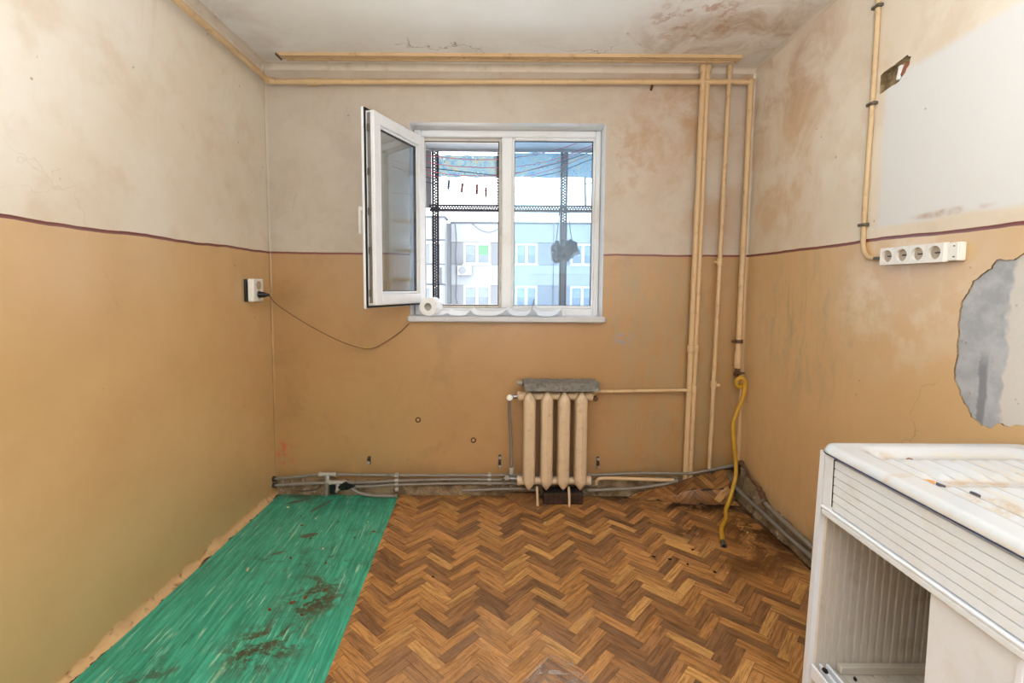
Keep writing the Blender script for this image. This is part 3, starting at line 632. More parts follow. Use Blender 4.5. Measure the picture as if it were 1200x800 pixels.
MB().tube([(1.3695, -.040, .972), (1.3695, -.040, .950)], .022, 12).tube([(1.3695, -.025, .961), (1.3695, 0, .961)], .006, 8).box((1.328, -.05, .953), (1.35, -.03, .968), bev=.003).build('bracket', MT['rust'], gp, True)
m_ = MB().lathe([(.020, 0), (.022, .004), (.022, .022), (.017, .026), (.017, .046)], 6, Matrix.Translation((1.368, -.040, .752)))
m_.tube([(1.368, -.040, .775), (1.368, -.075, .775)], .010, 10).box((1.340, -.082, .770), (1.396, -.074, .782), bev=.003)
m_.build('valve', MT['rust'], gp)
for q in ((.815, -.040, 2.452),):
    MB().tube([(q[0], q[1], q[2]), (q[0], -.002, q[2]-.028)], .007, 8).build('hook', MT['rust'], gp, True)
def riser(x0, x1, r, z0, lab, extras=()):
    t = thing('heating_riser' if r > .0125 else 'water_riser', (x1, -.040, z0), lab, 'pipe')
    MB().tube([(x0, -.040, H-.004), (x1, -.040, z0)], r, 14).build('pipe_run', MT['cream'], t, True)
    MB().tube([(x0, -.040, H-.002), (x0, -.040, H-.045)], [r*1.45, r*1.25], 12).build('ceiling_collar', MT['cream'], t, True)
    for z in extras:
        x = x1 + (x0-x1)*(z-z0)/(H-z0)
        MB().lathe([(r*1.05, -.022), (r*1.35, -.020), (r*1.35, .020), (r*1.05, .022)], 12, Matrix.Translation((x, -.040, z))).build('coupling', MT['cream'], t, True)
    return t
riser(1.101, 1.076, .0165, .012, 'cream heating riser nearest the window, left of the paired pipes', (.915,))
riser(1.128, 1.106, .0135, .012, 'cream heating riser right of the paired pipes', (.915, .675))
w3 = riser(1.253, 1.219, .0125, .012, 'slim cream water riser between the paired pipes and the gas pipe', (1.43, .70))
MB().tube([(1.233, -.040, 1.43), (1.205, -.045, 1.43)], .009, 8).build('stub', MT['cream'], w3, True)
MB().tube([(1.228, -.040, .70), (1.262, -.045, .695)], .011, 8).build('stub', MT['cream'], w3, True)

# ceiling curtain rail
cr = thing('curtain_rail', (0, -.12, H-.03), 'long tan stained double curtain rail fixed under the ceiling', 'curtain rail')
CX0, CX1 = -1.285, 1.262
def rail(nm, y0, y1, z0, z1, e=0): 
    return MB().add([(CX0+e, y0, z0), (CX1-e, y0-.018, z0), (CX1-e, y1-.018, z0), (CX0+e, y1, z0), (CX0+e, y0, z1), (CX1-e, y0-.018, z1), (CX1-e, y1-.018, z1), (CX0+e, y1, z1)],
                    [(3,2,1,0),(4,5,6,7),(0,1,5,4),(1,2,6,5),(2,3,7,6),(3,0,4,7)]).build(nm, MT['cream'], cr)
rail('backing', -.148, -.082, H-.008, H-.0005)
rail('track', -.147, -.132, H-.017, H-.008, .012); rail('track', -.118, -.110, H-.015, H-.008, .012); rail('track', -.096, -.084, H-.018, H-.008, .03)
MB().box((1.245, -.168, H-.020), (1.268, -.098, H-.0005), bev=.004).build('end_cap', MT['cream'], cr)
MB().box((-1.294, -.148, H-.016), (-1.284, -.082, H-.0005), bev=.003).build('end_cap', MT['clipm'], cr)
for x in (-.26, .98): MB().lathe([(.006, 0), (.006, .004), (.003, .006)], 10, align((x, -.125, H-.008), (0, 0, -1))).build('screw', MT['rust'], cr)

# ================================================================== radiator
rad = thing('radiator', (.27, -.11, .028), 'four-section cream cast-iron radiator standing below the window', 'radiator')
def section():
    """one column pair: front and back tubes, pointed head and foot"""
    m_ = MB(); n = 36
    rows = [(.088, .004, .55), (.105, .018, .78), (.128, .032, .95), (.150, .0365, 1.0), (.30, .0365, 1), (.46, .0365, 1), (.615, .0365, 1.0), (.636, .0335, .97), (.658, .020, .82), (.677, .004, .60)]
    for z, hw, dk in rows: 
        for k in range(n):
            t = 2*PI*k/n; c, s_ = math.cos(t), math.sin(t)
            px = hw*(abs(c)**.62)*(1 if c >= 0 else -1); py = .066*dk*(abs(s_)**.5)*(1 if s_ >= 0 else -1)
            # moulded seam in the middle of front and back
            py += (-.007 if s_ < 0 else .007)*math.exp(-(px/.008)**2) * (hw/.0365)
            m_.v.append((px, py, z))
    L = len(rows)
    for i in range(L-1):
        for k in range(n): m_.f.append((i*n+k, i*n+(k+1) % n, (i+1)*n+(k+1) % n, (i+1)*n+k)); m_.mi.append(0)
    m_.f += [tuple(range(n))[::-1], tuple((L-1)*n+k for k in range(n))]; m_.mi += [0, 0]
    return m_
sec_me = section().mesh('section', [MT['radiator']])
for p_ in sec_me.polygons: p_.use_smooth = True
sec_me.set_sharp_from_angle(angle=math.radians(50))
SX = (.119, .221, .320, .420)
for x in SX:
    o = bpy.data.objects.new('section', sec_me); COL.objects.link(o); o.location = (x-.27, 0, -.028); o.parent = rad
for z in (.640, .132):
    for i in range(3):
        xm = (SX[i]+SX[i+1])/2
        MB().lathe([(.024, -.05), (.026, -.025), (.0225, -.018), (.0225, .018), (.026, .025), (.024, .05)], 14, align((xm, -.11, z), (1, 0, 0))).build('nipple', MT['radiator'], rad, True)
    MB().lathe([(.024, 0), (.026, .028), (.028, .032), (.028, .044), (.022, .050)], 14, align((SX[0]-.02, -.11, z), (-1, 0, 0))).build('plug', MT['radiator'], rad, True)
    MB().lathe([(.024, 0), (.026, .028), (.028, .032), (.028, .044), (.022, .050)], 14, align((SX[3]+.02, -.11, z), (1, 0, 0))).build('plug', MT['radiator'], rad, True)
for x, lean in ((.165, -.004), (.350, -.004)):
    MB().tube([(x, -.165, .118), (x+.003, -.172, .075), (x+.008+lean, -.176, .006)], [.007, .007, .0075], 8).build('support_leg', MT['radiator'], rad, True)
# supply pipe to the risers
MB().tube([(.470, -.11, .640), (.492, -.105, .642), (.512, -.065, .650), (.53, -.045, .653), (1.072, -.042, .664)], .0105, 10).build('supply_pipe', MT['cream'], rad, True)
MB().lathe([(.014, 0), (.014, .03)], 6, align((.492, -.108, .637), (.5, .1, -.4))).build('air_vent', MT['rust'], rad)
# thermostatic head and grey feed
kv = thing('radiator_valve', (-.012, -.11, .02), 'grey radiator feed pipe with a pale round valve knob on top', 'valve')
MB().lathe([(.0, -.020), (.014, -.020), (.018, -.014), (.019, .010), (.015, .018), (0, .019)], 14, align((.003, -.13, .634), (0, -1, .15))).build('knob', MT['white'], kv, True)
MB().lathe([(.011, 0), (.011, .018), (.015, .019), (.015, .034), (.011, .035), (.011, .046)], 10, align((.008, -.115, .636), (1, 0, .04))).build('union', MT['steel'], kv, True)
MB().tube(catmull([(.000, -.115, .622), (.004, -.085, .50), (.014, -.062, .34), (.016, -.060, .17)], 5), .0095, 10).build('feed_pipe', MT['grey'], kv, True)
m_ = MB().lathe([(.0, -.012), (.010, -.012), (.014, -.006), (.014, .008), (0, .010)], 12, align((-.010, -.092, .140), (0, -1, .1))); m_.build('lower_knob', MT['greyfit'], kv, True)
MB().lathe([(.010, 0), (.010, .02), (.014, .021), (.014, .036), (.010, .037), (.010, .07)], 10, align((-.004, -.09, .136), (1, -.2, 0))).build('lower_union', MT['steel'], kv, True)
MB().box((.004, -.072, .150), (.030, -.046, .190), bev=.004).build('tee_body', MT['greyfit'], kv)

# stone slab on the radiator
bm = bmesh.new(); bmesh.ops.create_cube(bm, size=1)
bmesh.ops.subdivide_edges(bm, edges=[e for e in bm.edges if abs(e.verts[0].co.x-e.verts[1].co.x) > .5], cuts=26, use_grid_fill=True)
bmesh.ops.subdivide_edges(bm, edges=[e for e in bm.edges if abs(e.verts[0].co.y-e.verts[1].co.y) > .5], cuts=7, use_grid_fill=True)
bmesh.ops.subdivide_edges(bm, edges=[e for e in bm.edges if abs(e.verts[0].co.z-e.verts[1].co.z) > .5], cuts=3, use_grid_fill=True)
for v_ in bm.verts:
    q = Vector((.300 + v_.co.x*(.425 + .018*v_.co.z), -.115 + v_.co.y*(.145 + .010*v_.co.z), .7065 + v_.co.z*.046))
    q += Vector((mnoise.noise(q*32), mnoise.noise(q*32+Vector((3,3,3))), mnoise.noise(q*32+Vector((7,1,2)))))*.0045
    if v_.co.x > .49: q.x += .014*mnoise.noise(q*22)
    if v_.co.z < -.4: q.z = .6845
    v_.co = q
me = bpy.data.meshes.new('stone_slab'); bm.to_mesh(me); bm.free(); me.materials.append(MT['stone'])
o = bpy.data.objects.new('stone_slab', me); COL.objects.link(o)
tag(o, 'rough dark grey stone slab lying on top of the radiator', 'stone')
tag(MB().lathe([(.010, 0), (.016, .006), (.016, .022), (.012, .026), (.012, .038)], 10, align((.086, -.04, .702), (-1, 0, 0))).build('wall_spigot', MT['greyfit'], None, True), 'small pale spigot on the wall behind the stone slab', 'spigot')
# tiled block under the radiator
bx = thing('tiled_block', (.322, -.115, 0), 'dark brown tiled block lying on the floor under the radiator', 'block')
MB().box((.205, -.150, .004), (.438, -.062, .074), bev=.003).build('core', MT['grout'], bx)
t0 = None
for r_ in range(3):
    for c_ in range(8):
        x0 = .207 + c_*.0288; z0 = .007 + r_*.0225
        if t0 is None: t0 = MB().box((0, -.003, 0), (.0265, 0, .0205), bev=.0012).mesh('tile', [MT['box']])
        o = bpy.data.objects.new('tile', t0); COL.objects.link(o); o.location = (x0-.322, -.150+.115, z0); o.parent = bx

# ================================================================== floor pipes along the back wall
def pipe(nm, pts, r, lab, mat='grey', k=5, n=10, z=None):
    o = MB().tube(catmull(pts, k), r, n).build(nm, MT[mat], None, True); return tag(o, lab, 'pipe')
pipe('plastic_pipe', [(-1.418, -.042, .106), (-1.25, -.042, .122), (-1.10, -.042, .134), (-.68, -.042, .131), (-.2, -.042, .133), (.01, -.046, .136), (.25, -.042, .130), (.53, -.042, .138), (.8, -.045, .152), (1.06, -.070, .162), (1.20, -.068, .180), (1.385, -.055, .214)], .0085, 'topmost grey plastic pipe running the length of the back wall')
pipe('plastic_pipe', [(-1.418, -.044, .066), (-1.25, -.044, .076), (-1.03, -.044, .085), (-.85, -.046, .088), (-.68, -.046, .099), (-.35, -.046, .108), (-.07, -.050, .110), (-.02, -.075, .128)], .0085, 'second grey plastic pipe from the top, ending at the lower radiator valve')
pipe('plastic_pipe', [(-.945, -.05, .062), (-.82, -.05, .066), (-.68, -.05, .075), (-.35, -.05, .085), (.02, -.05, .088), (.3, -.045, .085), (.52, -.045, .075)], .0085, 'third grey plastic pipe, rising from the black tape bundle')
pipe('plastic_pipe', [(-.948, -.058, .055), (-.90, -.062, .028), (-.82, -.066, .016), (-.72, -.068, .014), (-.672, -.066, .014)], .0105, 'thick grey pipe sagging to the floor and ending at the herringbone linoleum')
pipe('plastic_pipe', [(-.28, -.062, .045), (-.10, -.066, .056), (.08, -.066, .062), (.17, -.06, .050)], .008, 'short low grey pipe just left of the radiator')
pipe('plastic_pipe', [(.47, -.07, .055), (.60, -.075, .062), (.78, -.078, .075), (.93, -.075, .095), (1.02, -.07, .115)], .0095, 'low grey pipe from the radiator to the curled linoleum')
pipe('steel_pipe', [(.532, -.055, .085), (.535, -.058, .110), (.556, -.062, .126), (.62, -.062, .127), (.80, -.062, .122), (1.0, -.062, .116)], .0105, 'cream painted bent pipe low on the wall right of the radiator', 'cream')
def tee(x, z, y, lab, drop, black=False):
    t = thing('pipe_tee', (x, y, z), lab, 'fitting')
    MB().tube([(x-.055, y, z), (x+.045, y, z+.002)], .0125, 12).build('run', MT['greyfit'], t, True)
    MB().tube([(x-.057, y, z), (x-.043, y, z)], .015, 12).build('collar', MT['greyfit'], t, True); MB().tube([(x+.033, y, z), (x+.047, y, z)], .015, 12).build('collar', MT['greyfit'], t, True)
    MB().tube([(x-.004, y, z), (x-.007, y-.006, z-.045)], .0125, 12).build('branch', MT['greyfit'], t, True)
    MB().tube([(x-.007, y-.006, z-.04), (x-.012, y-.012, z-drop)], .0105, 10).build('drop_pipe', MT['grey'], t, True)
tee(-1.092, .134, -.042, 'pale tee fitting with a long grey drop on the topmost floor pipe', .128)
tee(-1.03, .086, -.046, 'lower pale tee fitting beside the black tape bundle', .055)
bt = thing('tape_bundle', (-1.0, -.055, .04), 'black taped cable bundle hanging from the lower tee', 'tape')
for i in range(9):
    a = Vector((-1.015+random.uniform(-.02, .03), -.062, .060+random.uniform(-.012, .02)))
    pts = [a, a+Vector((.03, -.012, .012+random.uniform(-.02, .015))), a+Vector((.06+random.uniform(-.02, .01), random.uniform(-.01, .008), random.uniform(-.02, .018)))]
    MB().tube(catmull(pts, 4), [.005]*8+[.0015], 6).build('strand', MT['black'], bt, True)
MB().box((-1.082, -.064, .018), (-1.050, -.040, .078), bev=.004).build('taped_stub', MT['black'], bt)
for i, pts in enumerate(([(-.965, -.058, .068), (-.948, -.066, .078), (-.925, -.064, .072)], [(-.965, -.060, .058), (-.955, -.07, .045), (-.947, -.068, .026)])): MB().tube(catmull(pts, 4), .004, 6).build('strand', MT['black'] if i == 0 else MT['grey'], bt, True)
tag(MB().tube(catmull([(-1.145, -.035, .07), (-1.155, -.037, .05), (-1.175, -.04, .038), (-1.225, -.045, .033), (-1.27, -.045, .03)], 5), .0035, 6).build('loose_wire', MT['darkclip'], None, True), 'thin dark wire left of the pale tee fittings', 'wire')
def pipe_bracket(x, lab, zs):
    t = thing('pipe_bracket', (x, -.05, .07), lab, 'bracket', 'grey pipe brackets on the back wall')
    MB().box((x-.008, -.036, zs[0]-.016), (x+.008, -.028, zs[-1]+.014), bev=.002).build('strap', MT['greyfit'], t)
    for z in zs: MB().tube([(x-.010, -.046, z), (x+.010, -.046, z)], .0125, 10).build('ring', MT['greyfit'], t, True)
pipe_bracket(-.679, 'tall grey pipe bracket where the green linoleum ends', (.044, .075, .101, .131))
pipe_bracket(-.117, 'grey pipe bracket left of the radiator', (.085, .109, .133))
def wall_clip(x, z0, z1, lab, tilt=0):
    t = thing('pipe_clip', (x, -.008, z0), lab, 'clip', 'dark empty pipe clips on the back wall')
    MB().box((x-.008, -.012, z0), (x+.008, -.001, z1), bev=.002).build('plate', MT['darkclip'], t)
    n = max(2, int((z1-z0)/.022))
    for i in range(n):
        z = z0 + (z1-z0)*(i+.5)/n
        MB().lathe([(.0075, 0), (.009, .012), (.006, .014)], 10, align((x, -.012, z), (0, -1, 0))).build('lug', MT['darkclip'] if i % 2 else MT['greyfit'], t, True)
wall_clip(-.856, .185, .235, 'small dark pipe clip on the wall above the green linoleum')
wall_clip(-.055, .165, .248, 'tall dark pipe clip on the wall just left of the radiator')
wall_clip(.548, .165, .240, 'tall dark pipe clip on the wall just right of the radiator')
for x, z, lab in ((-.555, .463, 'dark plugged hole in the wall, the one nearer the left corner'), (-.217, .338, 'dark plugged hole in the wall, the one nearer the radiator')):
    t = thing('wall_plug', (x, -.003, z), lab, 'plug', 'wall plugs in the back wall')
    MB().lathe([(.016, -.002), (.0175, .003), (.012, .006), (.009, .003)], 14, align((x, 0, z), (0, -1, 0)), False).build('ring', MT['rust'], t, True)
    MB().lathe([(.008, -.002), (.008, .004), (.003, .0045)], 10, align((x, 0, z), (0, -1, 0))).build('core', MT['cove'], t)
# wall stubs at the left corner
for z, lab in ((.106, 'upper black pipe stub in the left corner'), (.066, 'lower black pipe stub in the left corner')):
    tag(MB().tube([(XL+.001, -.042, z), (XL+.016, -.042, z)], .015, 12).build('pipe_stub', MT['darkclip'], None, True), lab, 'pipe stub')

# right wall pipes
def rw(y, z, o=.045): return (XR-o, y, z)
pipe('plastic_pipe', [rw(-.34, .125, .034), rw(-.42, .112, .032), rw(-.57, .104, .030), rw(-.75, .098, .030), rw(-1.1, .095, .030), rw(-1.56, .095, .030)], .0115, 'upper grey-brown pipe on the skirting of the right wall', 'grey')
pipe('plastic_pipe', [rw(-.075, .082, .055), rw(-.20, .066, .045), rw(-.38, .064, .042), rw(-.57, .058, .042), rw(-.75, .060, .042), rw(-1.1, .058, .042), rw(-1.56, .058, .042)], .0115, 'lower grey-brown pipe on the skirting of the right wall', 'grey')
v = thing('old_valve_chain', (XR-.03, -.2, .12), 'rusty chain of old pipe fittings in the right corner', 'fitting')
pts = catmull([rw(-.075, .235, .026), rw(-.13, .215, .024), rw(-.18, .188, .024), rw(-.25, .172, .024), rw(-.29, .160, .026), rw(-.32, .145, .028), rw(-.345, .120, .030), rw(-.38, .112, .032)], 5)
MB().tube(pts, .0095, 10).build('pipe_run', MT['rust'], v, True)
for q, r_ in ((rw(-.285, .162, .026), .016), (rw(-.315, .148, .027), .018), (rw(-.335, .130, .028), .016), (rw(-.36, .115, .030), .019), (rw(-.08, .230, .026), .018)):
    m_ = MB(); elbow(m_, q, r_); m_.build('fitting', MT['rust'], v, True)
m_ = MB(); m_.tube([(1.36, -.05, .195), (1.385, -.05, .168)], .016, 10).tube([(1.30, -.045, .186), (1.39, -.048, .19)], .011, 10).box((1.372, -.062, .15), (1.402, -.034, .21), bev=.004); tag(m_.build('pipe_elbow_joint', MT['darkclip'], None, True), 'dark clustered pipe joint where the back wall pipes turn the right corner', 'fitting')

# ================================================================== yellow gas hose
hs = thing('gas_hose', (1.37, -.06, .75), 'yellow gas hose coiled at the valve and trailing onto the floor', 'hose')
coil = [(1.372, -.052, .755), (1.392, -.062, .745), (1.398, -.068, .715), (1.380, -.074, .693), (1.352, -.078, .700), (1.346, -.080, .728), (1.362, -.084, .748), (1.386, -.086, .738), (1.394, -.086, .70)]
drop = [(1.385, -.085, .63), (1.356, -.085, .55), (1.334, -.085, .475), (1.336, -.088, .40), (1.345, -.092, .315), (1.354, -.098, .23), (1.348, -.112, .16), (1.318, -.140, .09), (1.285, -.175, .040), (1.250, -.215, .014), (1.224, -.262, .012), (1.206, -.312, .012), (1.172, -.365, .012), (1.134, -.418, .012), (1.108, -.47, .012), (1.085, -.53, .012), (1.071, -.572, .012)]
hp = catmull(coil+drop, 6)
MB().tube(hp, .0115, 12).build('hose', MT['yellow'], hs, True)
MB().tube([(1.074, -.562, .0125), (1.066, -.588, .0125)], .0145, 12).tube([(1.066, -.588, .0125), (1.063, -.600, .0125)], .0165, 6).build('end_fitting', MT['clipm'], hs, True)
MB().tube([(1.063, -.600, .0125), (1.0627, -.6015, .0125)], .009, 10).build('end_bore', MT['black'], hs)

# ================================================================== electrics
so = thing('wall_socket', (XL, -.225, 1.25), 'white double wall socket near the left corner', 'socket')
MB().box((XL+.001, -.285, 1.188), (XL+.014, -.170, 1.310), bev=.003).build('back_box', MT['black'], so)
MB().box((XL+.012, -.274, 1.186), (XL+.048, -.170, 1.312), bev=.006).build('cover', MT['white'], so)
for z in (1.276, 1.226):
    MB().lathe([(.024, -.001), (.024, .0006), (.021, .0010), (.0205, .0003), (.0001, .0003)], 20, align((XL+.0485, -.222, z), (1, 0, 0))).build('socket_recess', MT['recess'], so, True)
cd = thing('black_plug', (XL+.06, -.222, 1.226), 'black plug and thin brown cord sagging from the socket to the window sill', 'cord')
MB().lathe([(.0, 0), (.017, 0), (.018, .010), (.015, .030), (.009, .045), (.006, .058), (0, .058)], 14, align((XL+.045, -.222, 1.226), (1, .12, -.05))).build('plug', MT['black'], cd, True)
MB().tube(catmull([(XL+.100, -.214, 1.222), (-1.30, -.18, 1.165), (-1.17, -.13, 1.06), (-1.02, -.08, .965), (-.90, -.045, .912), (-.82, -.030, .904), (-.74, -.020, .945), (-.66, -.012, 1.00), (-.605, -.010, 1.052)], 7), .0032, 8).build('cord', MT['cord'], cd, True)
# four-gang outlet on the right wall
ot = thing('outlet_strip', (XR, -1.2, 1.40), 'white strip of four sockets on the right wall under the red line', 'socket strip')
def rbox(nm, y0, y1, z0, z1, d0, d1, mat, bev=.003): return MB().box((XR-d1, y0, z0), (XR-d0, y1, z1), bev=bev).build(nm, MT[mat], ot)
rbox('base', -1.355, -1.055, 1.371, 1.430, .0005, .020, 'white')
rbox('cover', -1.318, -1.058, 1.369, 1.432, .020, .0255, 'white', .002)
for i in range(4):
    y = -1.088 - i*.0645
    circ = [(y + .0225*math.cos(2*PI*k/24), 1.4005 + .0225*math.sin(2*PI*k/24)) for k in range(24)]; sq = [(y-.0318, 1.3695), (y+.0318, 1.3695), (y+.0318, 1.4315), (y-.0318, 1.4315)]
    m_ = MB(); v_, f_ = holed(sq, [circ], lambda a, c: (XR-.0365, a, c)); m_.add(v_, f_)
    for lp in (circ, sq):
        for k in range(len(lp)): m_.add([(XR-.0365, *lp[k]), (XR-.0365, *lp[(k+1) % len(lp)]), (XR-.0255, *lp[(k+1) % len(lp)]), (XR-.0255, *lp[k])], [(0, 1, 2, 3)])
    m_.build('face_plate', MT['white'], ot, fixn=True)
    MB().lathe([(.0224, .0), (.0224, .0012), (.0001, .0012)], 22, align((XR-.0256, y, 1.4005), (-1, 0, 0))).build('socket_recess', MT['recess'], ot, True)
    rbox('earth_clip', y-.016, y+.004, 1.3985, 1.4025, .0266, .031, 'black', 0)
rbox('end_bracket', -1.352, -1.318, 1.372, 1.429, .020, .026, 'white', .002)
for z in (1.384, 1.418): rbox('screw_hole', -1.342, -1.336, z-.002, z+.002, .025, .0268, 'clipm', 0)
cc = thing('wall_cable', (XR, -.95, 1.9), 'tan cable clipped down the right wall to the four-socket strip', 'cable')
MB().tube(catmull([(XR-.010, -.925, H), (XR-.010, -.936, 2.388), (XR-.010, -.938, 2.2), (XR-.010, -.937, 2.005), (XR-.011, -.933, 1.75), (XR-.010, -.930, 1.539), (XR-.010, -.934, 1.455), (XR-.011, -.952, 1.415), (XR-.012, -.99, 1.398), (XR-.013, -1.06, 1.396)], 6), .0095, 10).build('cable', MT['conduit'], cc, True)
for y, z in ((-.936, 2.365), (-.9375, 2.0), (-.930, 1.535), (-1.022, 1.397)):
    m_ = MB().box((XR-.023, y-.019, z-.006), (XR-.0005, y+.019, z+.006), bev=.002); m_.build('clip', MT['clipm'], cc)

# ================================================================== paper roll on the sill
pr_ = thing('paper_roll', (-.50, .03, 1.10), 'white toilet paper roll on the window sill, partly unrolled', 'paper roll')
RC = Vector((-.487, -.028, 1.155)); ax = Vector((.26, .96, 0)).normalized()
MB().lathe([(.024, 0), (.054, 0), (.056, .004), (.056, .092), (.054, .096), (.024, .096), (.024, 0)], 32, align(RC, ax)).build('roll', MT['paper'], pr_, True)
MB().lathe([(.0235, .001), (.0225, .001), (.0225, .095), (.0235, .095), (.0235, .001)], 24, align(RC, ax)).build('core', MT['card'], pr_, True)
prof = []
waves = [(-.485, .0015), (-.44, .0015), (-.40, .004), (-.37, .010), (-.345, .004), (-.30, .002), (-.26, .006), (-.232, .020), (-.215, .010), (-.18, .003), (-.13, .002), (-.085, .004), (-.045, .012), (-.022, .022), (-.005, .012), (.03, .003), (.065, .001), (.10, .005), (.125, .020), (.140, .055), (.143, .062), (.1475, .030), (.152, .016), (.175, .004), (.215, .001), (.255, .003), (.285, .013), (.302, .024), (.312, .006), (.325, .003)]
wp = catmull([(a, 0, c) for a, c in waves], 4)
def strip(u, v):
    t = u*(len(wp)-1); i = min(len(wp)-2, int(t)); q = wp[i].lerp(wp[i+1], t-i)
    return (q.x + .012*v, -.0475 + .105*v, 1.1012 + .024*v*v + max(.0004, q.z*1.75*(1 - .35*v)))
MB().grid(strip, len(wp)-1, 5).build('unrolled_strip', MT['paper'], pr_, True)

# ================================================================== linoleum
# green sheet (under the herringbone sheet's left edge, nothing else over it)
def gedge(y): return -.6715 - .059*y                 # its right edge
gpoly = [(-1.398, -.045), (-1.36, -.030), (-1.2, -.036), (-1.0, -.034), (-.80, -.048), (gedge(-.05)-.001, -.052)]
gpoly += [(gedge(YB+.05)-.001, YB+.05), (-1.395, YB+.05)]
for i in range(60): 
    y = YB+.05 + (-.06-YB-.05)*(i+.5)/60; gpoly.append((-1.398 + .008*mnoise.noise(Vector((3, y*4, 1))) + .004*mnoise.noise(Vector((3, y*15, 1))), y))
tag(MB().prism(gpoly[::-1] if False else gpoly, 0.0004, .0035).build('green_linoleum', MT['green'], None, fixn=True), 'green streaked linoleum strip along the left wall, dirty and scuffed', 'linoleum')

LL, LW = .166, .0392; ROT = math.radians(3.2); GAP = .0011; TH = .0012; ZB = .0030
lino = thing('herringbone_linoleum', (.4, -1.0, 0), 'brown linoleum sheet printed with herringbone wood strips, damp-stained on the right', 'linoleum')
region = [(gedge(-.02), -.030), (gedge(YB+.05), YB+.05), (1.372, YB+.05), (1.372, -.62), (1.352, -.30), (1.335, -.165), (1.22, -.120), (1.06, -.085), (.90, -.062), (.70, -.045)]
sb = MB(); sb.prism(region, .0004, ZB); sb.build('backing_sheet', MT['joint'], lino, fixn=True)
def clip(poly, a, c):
    """keep the part left of the line a to c"""
    out = []
    for i in range(len(poly)):
        p_, q = poly[i], poly[(i+1) % len(poly)]
        dp = (c[0]-a[0])*(p_[1]-a[1]) - (c[1]-a[1])*(p_[0]-a[0]); dq = (c[0]-a[0])*(q[1]-a[1]) - (c[1]-a[1])*(q[0]-a[0])
        if dp >= 0: out.append(p_)
        if (dp > 0 and dq < 0) or (dp < 0 and dq > 0):
            t = dp/(dp-dq); out.append((p_[0]+(q[0]-p_[0])*t, p_[1]+(q[1]-p_[1])*t))
    return out
PH = (-.138, -1.0)          # a peak of the zigzag stands here
def lattice():
    for j in range(-24, 25):
        for k in range(-80, 81):
            for h in (0, 1):
                if h == 0: cx, cy, ang = k*LW + j*LL + LL/2, k*LW - j*LL + LW/2, 0
                else: cx, cy, ang = k*LW + LL + LW/2 + j*LL, (k+1)*LW - LL/2 - j*LL, PI/2
                cx -= LL; cy -= LW
                a = PI/4 + ROT; X = cx*math.cos(a) - cy*math.sin(a) + PH[0]; Y = cx*math.sin(a) + cy*math.cos(a) + PH[1]
                yield X, Y, a+ang
TONES = [('c38d54', 4), ('b8834b', 4), ('cc9a5c', 2), ('a9784a', 2), ('966a42', 3), ('87603f', 2)]
TL = [C(h) for h, w_ in TONES for _ in range(w_)]
planks = []
hl, hw = LL/2-GAP/2, LW/2-GAP/2
for X, Y, a in lattice():
    if not (-.95 < X < 1.6 and YB-.2 < Y < .2): continue
    ca, sa = math.cos(a), math.sin(a)
    poly = [(X+u*ca-w_*sa, Y+u*sa+w_*ca) for u, w_ in ((-hl, -hw), (hl, -hw), (hl, hw), (-hl, hw))]
    n0 = poly
    for i in range(len(region)):
        p0, p1 = region[i], region[(i+1) % len(region)]
        poly = clip(poly, p0, p1)
        if len(poly) < 3: break
    if len(poly) < 3: continue
    full = len(poly) == 4 and all(abs(u[0]-w_[0])+abs(u[1]-w_[1]) < 1e-7 for u, w_ in zip(poly, n0))
    loc = [((x-X)*ca+(y-Y)*sa, -(x-X)*sa+(y-Y)*ca) for x, y in poly]
    ar = abs(sum(loc[i][0]*loc[(i+1) % len(loc)][1]-loc[(i+1) % len(loc)][0]*loc[i][1] for i in range(len(loc))))/2
    if ar < 2e-4: continue
    planks.append((X, Y, a, loc, full, ar))
def in_view(X, Y): return -1.47 < Y < 0 and X < .86
rank = sorted(planks, key=lambda q: (0 if (q[1] > -1.50 and (q[0] < .95 or q[1] > -1.35)) else 1, q[1]))
single = set(id(q) for q in [r for r in rank if r[1] > -1.50 and (r[0] < 1.0 or r[1] > -1.35)][:300])
full_me = MB().prism([(-hl, -hw), (hl, -hw), (hl, hw), (-hl, hw)], 0, TH).mesh('plank', [MT['plank']])
rest = MB(); rtone = []; rgrain = []
for q in planks:
    X, Y, a, loc, full, ar = q
    tone = random.choice(TL); s_ = random.uniform(.88, 1.12); tone = tuple(min(1, c*s_) for c in tone[:3]) + (1,)
    if id(q) in single:
        me = full_me if full else MB().prism(loc, 0, TH).mesh('plank', [MT['plank']])
        o = bpy.data.objects.new('plank', me); COL.objects.link(o); o.color = tone; o.parent = lino
        o.matrix_basis = Matrix.Translation(Vector((X, Y, ZB)) - lino.location) @ Matrix.Rotation(a, 4, 'Z')
    else:
        ca, sa = math.cos(a), math.sin(a); n0 = len(rest.v); m_ = len(loc); of = (random.uniform(0, 40), random.uniform(0, 90))
        rest.prism([(X+u*ca-w_*sa, Y+u*sa+w_*ca) for u, w_ in loc], ZB, ZB+TH)
        rtone += [tone]*(2*m_); rgrain += [(u+of[0], w_+of[1], 0) for u, w_ in loc]*2
ro = rest.build('plank_field', MT['plank_attr'], lino); tag(ro, kind='stuff')
def vattr(me, tones, grains):
    ca_ = me.attributes.new('tone', 'FLOAT_COLOR', 'POINT'); ga_ = me.attributes.new('grain', 'FLOAT_VECTOR', 'POINT')
    ca_.data.foreach_set('color', [c for t in tones for c in t]); ga_.data.foreach_set('vector', [c for t in grains for c in t])
vattr(ro.data, rtone, rgrain)

